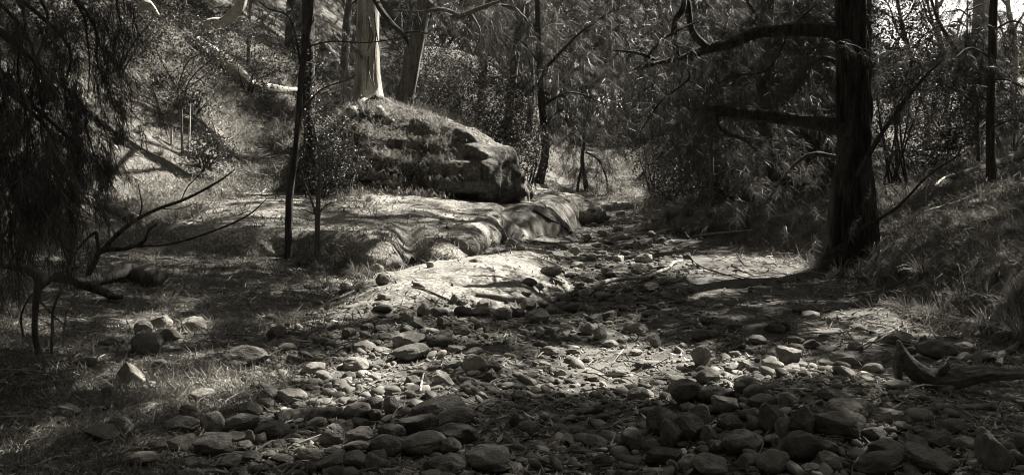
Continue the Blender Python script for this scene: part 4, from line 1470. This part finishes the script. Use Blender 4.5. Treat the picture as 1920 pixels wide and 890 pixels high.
# scraggly dead bushes at the left
Yb = hit(72, 668)[0][1]
stem_tree("dead_bush", "scraggly bare bush with twisted stems at the left edge of the grass", Yb, [
    ([(74, 672), (66, 630), (66, 590), (70, 550), (74, 528), (62, 512), (30, 502), (-30, 492)], [5, 5, 5.5, 7, 8, 7, 5.5, 5], "stem"),
    ([(80, 668), (70, 640), (68, 600)], [3, 3, 2], "stem"),
    ([(70, 545), (90, 530), (105, 515), (150, 500)], [5, 4, 4, 2], "stem"),
    ([(96, 672), (98, 620), (100, 580), (118, 540), (140, 520)], [2.4, 2.6, 2.6, 2, 1], "stem"),
    ([(70, 560), (110, 600), (128, 610)], [2, 1.6, .8], "stem"),
    ([(44, 630), (40, 590), (60, 550)], [2, 2, 1.4], "stem"),
    ([(118, 650), (120, 620), (124, 590), (130, 575)], [1.4, 1.4, 1.2, .7], "stem")], M['midbark'], seed=501, cat="shrub", rough=.2)
Yc = hit(170, 540)[0][1]
stem_tree("dead_bush", "bare forked sapling bent over in front of the shelf, twigs reaching right", Yc, [
    ([(162, 535), (166, 515), (178, 490), (186, 474), (205, 468), (240, 464), (270, 452), (280, 430), (295, 420)], [6, 6, 6, 5.5, 5, 4.5, 3.5, 3, 1.5], "stem"),
    ([(186, 474), (182, 450), (178, 436), (150, 462), (128, 498)], [4, 3.4, 3, 2.6, 1.4], "branch"),
    ([(190, 470), (215, 445), (250, 415), (300, 390), (350, 372), (410, 340), (440, 318)], [4, 4, 3.8, 3.2, 2.6, 2, .8], "branch"),
    ([(250, 462), (330, 455), (420, 425), (470, 400), (500, 372)], [2.4, 2, 1.8, 1.5, .7], "branch"),
    ([(262, 404), (266, 385), (262, 360), (258, 340)], [1.6, 1.4, 1.1, .6], "branch"),
    ([(340, 376), (352, 350), (380, 320), (392, 290)], [1.3, 1.1, .9, .5], "branch"),
    ([(205, 468), (214, 440), (236, 428)], [1.6, 1.2, .6], "branch"),
    ([(300, 390), (330, 392), (370, 380)], [1.3, 1.0, .5], "branch")], M['darkbark'], seed=503, cat="shrub", rough=.15)

# ------------------------------------------------------------------ grass tussocks (each a thing)
def tussock_mesh(seed, n, L, lean):
    g = np.random.default_rng(seed)
    az = g.uniform(0, 6.283, n)
    b = np.stack([np.cos(az), np.sin(az), 0 * az], 1)
    base = b * g.uniform(0, .12, (n, 1)) + np.array([0, 0, -.04])
    l = L * g.uniform(.5, 1.15, n)[:, None]
    out = g.uniform(.15, 1.0, n)[:, None] * lean
    up = np.array([0, 0, 1.0])
    t = np.linspace(0, 1, 5)
    w = .008 * g.uniform(.7, 1.3, n)[:, None]
    s = np.cross(b, up) + g.normal(0, .2, (n, 3))
    V = []
    for k, q in enumerate(t):
        c = base + l * (b * out * q ** 1.3 + up * (.92 * q - .85 * out * q ** 2.0))
        ww = w * (1 - q) ** .6
        V += [c - s * ww, c + s * ww] if k < 4 else [c]
    V = np.stack(V, 1).reshape(-1, 3)
    o = np.arange(n)[:, None] * 9
    F4 = np.concatenate([o + np.array([[2 * k, 2 * k + 1, 2 * k + 3, 2 * k + 2]]) for k in range(3)])
    return mesh("grass_tussock", V, [F4, o + np.array([[6, 7, 8]])], M['grass'], False, np.repeat(g.uniform(0, 1, n), 9))
TUSS = [tussock_mesh(600 + k, 190, 1.0, (1.1, 1.35, .95, 1.2)[k]) for k in range(4)]
TS = {"drooping grass tussocks along the right bank edge": [(1545, 505, 34), (1575, 520, 40), (1612, 528, 44), (1650, 520, 44), (1690, 515, 44), (1730, 520, 46), (1700, 585, 34), (1735, 600, 44), (1770, 600, 52), (1810, 612, 60), (1850, 620, 64),
                                                         (1890, 632, 66), (1920, 640, 66), (1800, 570, 44), (1850, 575, 50), (1900, 580, 54), (1760, 555, 40)],
      "shaggy grass mounds at the creek bend": [(1214, 432, 26), (1240, 436, 34), (1270, 438, 36), (1300, 437, 36), (1332, 432, 34), (1366, 428, 32), (1400, 424, 30), (1255, 410, 30), (1290, 405, 30), (1330, 405, 30), (1226, 415, 24)],
      "grass tussocks growing before the shelf lip": [(560, 498, 28), (600, 505, 34), (635, 512, 38), (668, 522, 40), (695, 520, 36), (650, 490, 30), (615, 540, 28), (645, 548, 28), (672, 545, 30)],
      "grass tufts clinging to the outcrop": [(640, 375, 28), (672, 372, 30), (690, 378, 26), (650, 340, 22), (700, 300, 24), (735, 300, 24), (770, 310, 24), (690, 270, 22), (760, 285, 22), (805, 320, 20), (665, 300, 24)],
      "grass tussocks on the right slope": [(1680, 440, 28), (1760, 450, 30), (1850, 470, 34), (1900, 440, 30), (1790, 500, 36), (1870, 520, 40), (1480, 425, 24), (1520, 440, 26), (1690, 380, 22), (1650, 400, 22), (1450, 420, 24), (1830, 410, 24)],
      "grass tussocks on the left slope": [(60, 430, 28), (130, 445, 26), (210, 320, 24), (150, 280, 24), (90, 320, 26), (260, 250, 22), (300, 290, 20), (40, 500, 34), (330, 200, 20), (420, 215, 20), (250, 180, 20), (180, 200, 20)]}
k = 0
for zone, v in TS.items():
    v = sorted(v)
    for i, (px, py, r) in enumerate(v):
        p, n = hit(px, py)
        s = r * p[1] / FPX * 1.45
        o = obj("grass_tussock", TUSS[k % 4], loc=p, label=f"{ORD[i]} from left of the {zone}", category="grass tussock", group=zone)
        o.scale = (s, s, s * (.95 if "right bank" not in zone else 1.15))
        o.rotation_euler.z = k * 1.7
        k += 1

# ------------------------------------------------------------------ grass, leaf litter and twigs that nobody could count
def field(n, rng, y0, y1, x0=-.64, x1=.64, pad=1.0):
    u = rng.uniform(0, 1, n)
    y = 1 / (1 / y0 + u * (1 / y1 - 1 / y0))
    x = rng.uniform(x0, x1, n) * y + rng.uniform(-pad, pad, n)
    return x, y

def surf(x, y, top=None):
    z, nx = np.empty(len(x)), np.empty((len(x), 3))
    for i in range(len(x)):
        z[i], nx[i] = drop(x[i], y[i], 12.0)
    return z, nx

g = np.random.default_rng(701)
def grass_blades(x, y, z, hgt, nb, wid, hang=.45, fan=.05):
    N = len(x)
    bx = np.repeat(x, nb) + g.normal(0, fan, N * nb) * np.repeat(.5 + y / 10, nb)
    by = np.repeat(y, nb) + g.normal(0, fan, N * nb) * np.repeat(.5 + y / 10, nb)
    zb = np.repeat(z, nb) + (H(bx, by) - H(np.repeat(x, nb), np.repeat(y, nb)))
    h = np.repeat(hgt, nb) * g.uniform(.5, 1.5, N * nb)
    d = unit(g.normal(0, 1, (N * nb, 3)) * np.array([.75, .75, .2]) + np.array([0, 0, .75]))
    P0 = np.stack([bx, by, zb - .01], 1)
    P1 = P0 + d * h[:, None] * .55
    P2 = P1 + unit(d + g.normal(0, .35, (N * nb, 3)) + np.array([0, 0, -hang])) * h[:, None] * .6
    S = unit(np.cross(d, g.normal(0, 1, (N * nb, 3)))) * (wid * (.0022 + .00055 * by))[:, None] * .5
    V = np.stack([P0 - S, P0 + S, P1 - S * .8, P1 + S * .8, P2], 1).reshape(-1, 3)
    o_ = np.arange(N * nb)[:, None] * 5
    return V, [o_ + np.array([[0, 1, 3, 2]]), o_ + np.array([[2, 3, 4]])], np.repeat(np.repeat(g.uniform(0, .5, N), nb) + g.uniform(0, .5, N * nb), 5)

# short grass: a clump of blades at every sampled point
x, y = field(24000, g, 4.3, 30)
xl, xr = creek_edges(y)
m = fbm(x * .8, y * .8, 1, 3, 703)
left = sst(xl - x, -.2, .9) * np.where(y < 13.5, .95, .35)
right = sst(x - xr, -.6, .4) * .75
dens = np.clip(np.maximum(left, right) + .45 * m * (np.maximum(left, right) > .1), 0, 1)
keep = g.uniform(0, 1, len(x)) < dens
x, y, m = x[keep], y[keep], m[keep]
z, nrm = surf(x, y)
keep = (z - H(x, y, False) < .14) | (g.uniform(0, 1, len(x)) < .22 + .5 * (m > .25))
x, y, z, m = x[keep], y[keep], z[keep], m[keep]
hg = np.where(x > 0, .15, .07) * (1 + .5 * m) + .003 * y
GR = [grass_blades(x, y, z, hg, 6, 1.25)]
# longer dry grass on the two slopes and over the top of the outcrop
def slope_patch(n, x0, x1, y0, y1, ok, h, hang, fan=.05, nb=9):
    x, y = g.uniform(x0, x1, n), g.uniform(y0, y1, n)
    m = fbm(x * .5, y * .5, 2, 3, 713)
    keep = ok(x, y) & (m + g.normal(0, .25, n) > -.75)
    x, y, m = x[keep], y[keep], m[keep]
    z, nrm = surf(x, y)
    keep = nrm[:, 2] > .35
    x, y, z, m = x[keep], y[keep], z[keep], m[keep]
    return grass_blades(x, y, z, h * (1 + .6 * m), nb, 1.1, hang, fan)
GR.append(slope_patch(8500, -19, -5.5, 13, 34, lambda x, y: (x / y > -.68) & (x < -5.2), .30, .9))
GR.append(slope_patch(3000, -8, -1, 25, 38, lambda x, y: x < 0, .30, .8))
GR.append(slope_patch(6500, 4.2, 19, 8.5, 32, lambda x, y: (x / y < .68) & (x > creek_edges(y)[1] - .3), .24, .8))
GR.append(slope_patch(2600, -5.2, -1.3, 19.2, 26.5, lambda x, y: x + .25 * (y - 22) < -1.9, .26, 1.6, .03, 10))
GR.append(slope_patch(1600, 1.5, 10, 36.5, 48, lambda x, y: y > 0, .22, .8))
V, F, T = join(GR)
obj("grass", mesh("grass", V, F, M['grass'], False, T), kind="stuff")

# leaves fallen on everything
x, y = field(42000, g, 4.0, 40)
x2, y2 = g.uniform(-19, 20, 15000), g.uniform(14, 36, 15000)
k2 = (np.abs(x2 / y2) < .66) & ((x2 < -5) | (x2 > 4) | (g.uniform(0, 1, 15000) < .3))
x, y = np.concatenate([x, x2[k2]]), np.concatenate([y, y2[k2]])
z, nrm = surf(x, y)
xl, xr = creek_edges(y)
lm = fbm(x * .9, y * .9, 4, 3, 707)
onrock = z - H(x, y, False) > .15
keep = g.uniform(0, 1, len(x)) < np.clip(.34 + .6 * lm + .5 * (x > xr - 1.5) + .2 * (x < xl - .5) - .25 * onrock + .35 * (onrock & (x < -.9) & (y > 13)), .05, 1)
x, y, z, nrm = x[keep], y[keep], z[keep], nrm[keep]
c = np.stack([x, y, z], 1) + nrm * .008
n = len(c)
a = g.normal(0, 1, (n, 3))
nn = unit(nrm + g.normal(0, .38, (n, 3)))
d = unit(np.cross(nn, a))
s = np.cross(nn, d)
L_ = (.022 + .0022 * y)[:, None] * g.uniform(.5, 1.5, (n, 1))
W_ = L_ * g.uniform(.14, .34, (n, 1))
V = np.stack([c - d * L_ + nn * L_ * .12, c - s * W_, c + d * L_ + nn * L_ * g.uniform(0, .35, (n, 1)), c + s * W_], 1).reshape(-1, 3)
b = np.arange(n)[:, None] * 4
obj("leaf_litter", mesh("leaf_litter", V, [b + np.array([[0, 1, 2]]), b + np.array([[0, 2, 3]])], M['litter'], False, np.repeat(g.uniform(0, 1, n) ** 1.4, 4)), kind="stuff")

# fallen twigs
x, y = field(6500, g, 4.0, 36)
x2, y2 = g.uniform(-19, 20, 5200), g.uniform(8, 34, 5200)
k2 = (np.abs(x2 / y2) < .66) & ((x2 < -5) | (x2 > 4))
x, y = np.concatenate([x, x2[k2]]), np.concatenate([y, y2[k2]])
z, nrm = surf(x, y)
xl, xr = creek_edges(y)
onrock = z - H(x, y, False) > .15
keep = g.uniform(0, 1, len(x)) < np.clip(.30 + .55 * (x > xr - 1.8) + .25 * (x < xl) - .3 * onrock, .05, 1)
x, y, z, nrm = x[keep], y[keep], z[keep], nrm[keep]
n = len(x)
nn = unit(nrm + g.normal(0, .22, (n, 3)))
d = unit(np.cross(nn, g.normal(0, 1, (n, 3))))
s = np.cross(nn, d)
l = (.07 + .012 * y)[:, None] * g.uniform(.5, 2.2, (n, 1))
r = (.0022 + .00045 * y)[:, None] * g.uniform(.6, 1.5, (n, 1))
c = np.stack([x, y, z], 1) + nn * (r + .012)
bend = s * l * g.normal(0, .12, (n, 1)) + nn * l * g.uniform(0, .10, (n, 1))
V = []
for q, e in ((-1, .7), (0, 1), (1, .4)):
    cc = c + d * l * q * .5 + (bend if q == 0 else 0)
    for k in range(3):
        V.append(cc + (nn * math.cos(k * 2.094) + s * math.sin(k * 2.094)) * r * e)
V = np.stack(V, 1).reshape(-1, 3)
b = np.arange(n)[:, None] * 9
F = np.concatenate([b + np.array([[j * 3 + k, j * 3 + (k + 1) % 3, j * 3 + 3 + (k + 1) % 3, j * 3 + 3 + k]]) for j in (0, 1) for k in range(3)])
obj("fallen_twigs", mesh("fallen_twigs", V, F, M['twig'], False, np.repeat(g.uniform(0, 1, n), 9)), kind="stuff")

# far woods that close the view between the trees one can tell apart
g = np.random.default_rng(731)
n = 5200
ang = g.uniform(-.75, .75, n)
yy = g.uniform(58, 88, n)
xx = ang * yy
zz = H(xx, yy) + g.uniform(0, 1, n) ** 1.2 * np.where(ang > .36, 2.0, 17)
V, F, T = leaves(np.stack([xx, yy, zz], 1), 14, .95, 1.15, .27, g, droop=.8)
obj("far_woods", mesh("far_woods", V, F, M['needle'], False, T), kind="stuff")

# ------------------------------------------------------------------ the canopy overhead, clumps placed to cast shade, gaps cut to let sun patches through
SUNSPOTS = [  # centre and half-size in photo pixels of a patch of sunlit ground, and how open the canopy is over it
    (560, 415, 230, 42, .72), (760, 440, 120, 60, .92), (900, 425, 110, 45, .6), (420, 350, 120, 40, .55), (850, 530, 165, 48, 1.0), (960, 470, 90, 35, .8), (1010, 400, 70, 50, .75),
    (575, 605, 60, 18, .75), (700, 715, 75, 40, 1.0), (860, 705, 80, 26, .6), (980, 690, 80, 22, .35), (1230, 690, 170, 38, .97), (1390, 688, 95, 32, 1.0), (1530, 725, 100, 24, .7),
    (1410, 505, 130, 24, 1.0), (1640, 612, 75, 34, .9), (1710, 565, 75, 34, .9), (1800, 600, 75, 28, .6), (1860, 550, 70, 34, .45), (1670, 450, 80, 30, .65), (1770, 420, 80, 24, .6), (1850, 480, 70, 26, .5), (1640, 540, 60, 20, .5), (1290, 790, 45, 22, .4), (1500, 805, 45, 25, .4), (1390, 860, 60, 20, .25), (800, 835, 60, 22, .35), (440, 800, 60, 20, .3), (590, 850, 50, 18, .25), (800, 300, 150, 60, .5), (720, 335, 90, 40, .45), (1750, 860, 60, 20, .25), (1560, 650, 60, 25, .5), (300, 610, 60, 30, .7), (360, 732, 80, 22, .9), (205, 705, 70, 20, .8), (470, 705, 60, 22, .7), (330, 640, 30, 20, .8),
    (320, 330, 150, 45, .85), (220, 150, 90, 80, .55), (430, 225, 70, 60, .7), (450, 140, 80, 45, .9), (400, 50, 60, 40, .8), (700, 215, 80, 32, 1.0), (650, 265, 80, 50, .8), (880, 300, 110, 40, .6),
    (1140, 310, 130, 45, .85), (1120, 405, 100, 55, .75), (1140, 465, 110, 30, .5), (1800, 360, 150, 60, .5), (1700, 425, 100, 30, .4), (1100, 530, 70, 40, .5), (1290, 545, 60, 14, .7), (800, 632, 55, 12, .5), (340, 485, 50, 16, .8), (880, 210, 110, 90, .5), (1110, 615, 40, 16, .7)]
def openness(px, py, y, rc):
    v = 0
    ex = .38 * rc * FPX / y
    ey = ex * min(1.6 / y * 1.3, 1)
    for a, b, c, d, e in SUNSPOTS:
        q = ((px - a) / (c + ex)) ** 2 + ((py - b) / (d + ey)) ** 2
        v = max(v, e * min(1.0, max(0.0, 2.1 - q)))
    return v

HOLD = {}   # tree root -> (trunk top, clumps)
STEMS = []      # trunks and limbs added to carry the shade clumps, mostly outside the view
def shade_canopy_tree(x, y, h):
    z = float(H(x, y))
    STEMS.append(tube([(x, y, z - .3), (x + .1, y, z + h * .4), (x - .1, y + .1, z + h * .75), (x, y, z + h)], [.30, .24, .18, .06], 12, .18, 30, int(x * 7 + y)))
    return None
HOLDERS = [(BIG, tr[-1]), (LO, np.array([-4.8, 7.2, 9.5])), (GUM, at(700, -260, 24)), (LEAN, at(815, -200, 27.5))]
for x, y, h in [(8.2, 8.6, 11), (11.0, 15.5, 12),
                     (5.6, 5.0, 11), (7.9, 20.5, 13),
                     (-10.5, 11.5, 12), (-13.5, 19, 12),
                     (15.5, 22, 13), (6.6, 33, 14), (-8.0, 33, 14)]:
    HOLDERS.append((shade_canopy_tree(x, y, h), np.array([x, y, float(H(x, y)) + h])))

g = np.random.default_rng(811)
cl = {i: [] for i in range(len(HOLDERS))}
def add_band(y0, y1, rc, cover):
    per = cover / (math.pi * rc * rc * .6)
    area = (y1 - y0) * (.64 * (y0 + y1) + 3)
    n = int(per * area)
    for _ in range(n):
        y = g.uniform(y0, y1)
        x = g.uniform(-1, 1) * (.64 * y + 1.5)
        zg = drop(x, y, 12.0)[0]
        px, py = to_px(np.array([x, y, zg]))
        if g.uniform() < openness(float(px), float(py), y, rc):
            continue
        zmin = 1.6 + .19 * y
        h = g.uniform(max(6.5, (zmin + .19 * 6.5 * .7) / .86 + .4), 13.5 + .12 * y) - zg
        Q = np.array([x, y, zg]) + SDIR * (h / SDIR[2])
        if in_sunlines(Q, rc * .9):
            continue
        k = int(np.argmin([(Q[0] - t[0]) ** 2 + (Q[1] - t[1]) ** 2 for _, t in HOLDERS]))
        cl[k].append((Q, rc))
add_band(2.2, 9.0, .24, 4.6)
add_band(9.0, 15.0, .36, 4.0)
add_band(15.0, 26.0, .55, 2.8)
add_band(26.0, 44.0, .8, 1.3)
for src, n in ((LOC, 700), (BIGC, 260)):            # unseen leaf clumps added sunward to keep the hanging sprays in shade
    for i in range(n):
        p0 = src[g.integers(0, len(src))] + g.normal(0, .25, 3)
        Q = p0 + SDIR * g.uniform(3.5, 11) / SDIR[2]
        if Q[2] < 1.6 + .19 * Q[1] + .6 and abs(Q[0]) < .6 * Q[1] + .5:
            continue
        gp = Q - SDIR * (Q[2] / SDIR[2])
        if in_sunlines(Q, .4) or (gp[1] > 3 and openness(*[float(v) for v in to_px(gp)], max(gp[1], 3), .4) > g.uniform()):
            continue
        k = int(np.argmin([(Q[0] - t[0]) ** 2 + (Q[1] - t[1]) ** 2 for _, t in HOLDERS]))
        cl[k].append((Q, .36))
LOOSE = []
for k, (root, top) in enumerate(HOLDERS):
    if not cl[k]:
        continue
    base = np.array(root.location) if root else np.zeros(3)
    parts = []
    for rc in sorted({c[1] for c in cl[k]}):
        C = np.array([c[0] for c in cl[k] if c[1] == rc])
        parts.append(leaves(C - base, 26, rc * .5, rc * .78, rc * .24, g))
    if root:
        V, F, T = join(parts)
        obj("upper_crown", mesh("upper_crown", V, F, M['needle'], False, T), root)
    else:
        LOOSE += parts
    C = np.array([c[0] for c in cl[k]])
    for j in range(min(10, len(C))):
        e = C[g.integers(0, len(C))]
        s0 = top + np.array([0, 0, -g.uniform(.2, 3.0)])
        mid = (s0 + e) / 2 + np.array([0, 0, .6])
        if root:
            limb(root, "branch", [s0, mid, e], [.09, .05, .015], M['darkbark'], 6, .1, 10, 900 + j)
        else:
            STEMS.append(tube([s0, mid, e], [.09, .05, .015], 6, .1, 10, 900 + j))
V, F, T = join(STEMS)
obj("shade_canopy_trunks", mesh("shade_canopy_trunks", V, F, M['darkbark']), kind="stuff")

# the unseen wood round the sides and behind, leaf clumps added to cut skylight
g = np.random.default_rng(841)
P = []
while len(P) < 5200:
    x, y, z = g.uniform(-26, 26), g.uniform(-20, 26), g.uniform(1.0, 15)
    if y > .5 and x > -.66 * y - 1.5 and (x < .66 * y + 4.0 or z > 3.5 + .9 * (x - .66 * y - 4)):
        continue                                     # the view itself, and the way the sun comes in
    if x * x + y * y < 14 and z < 4.5:
        continue                                     # where the viewer stands
    z += float(H(x, y, False))
    if in_sunlines(np.array([x, y, z]), .7):
        continue
    P.append((x, y, z))
V, F, T = join(LOOSE + [leaves(np.array(P), 14, .55, 1.05, .38, g)])
obj("unseen_shade_foliage", mesh("unseen_shade_foliage", V, F, M['needle'], False, T), kind="stuff")
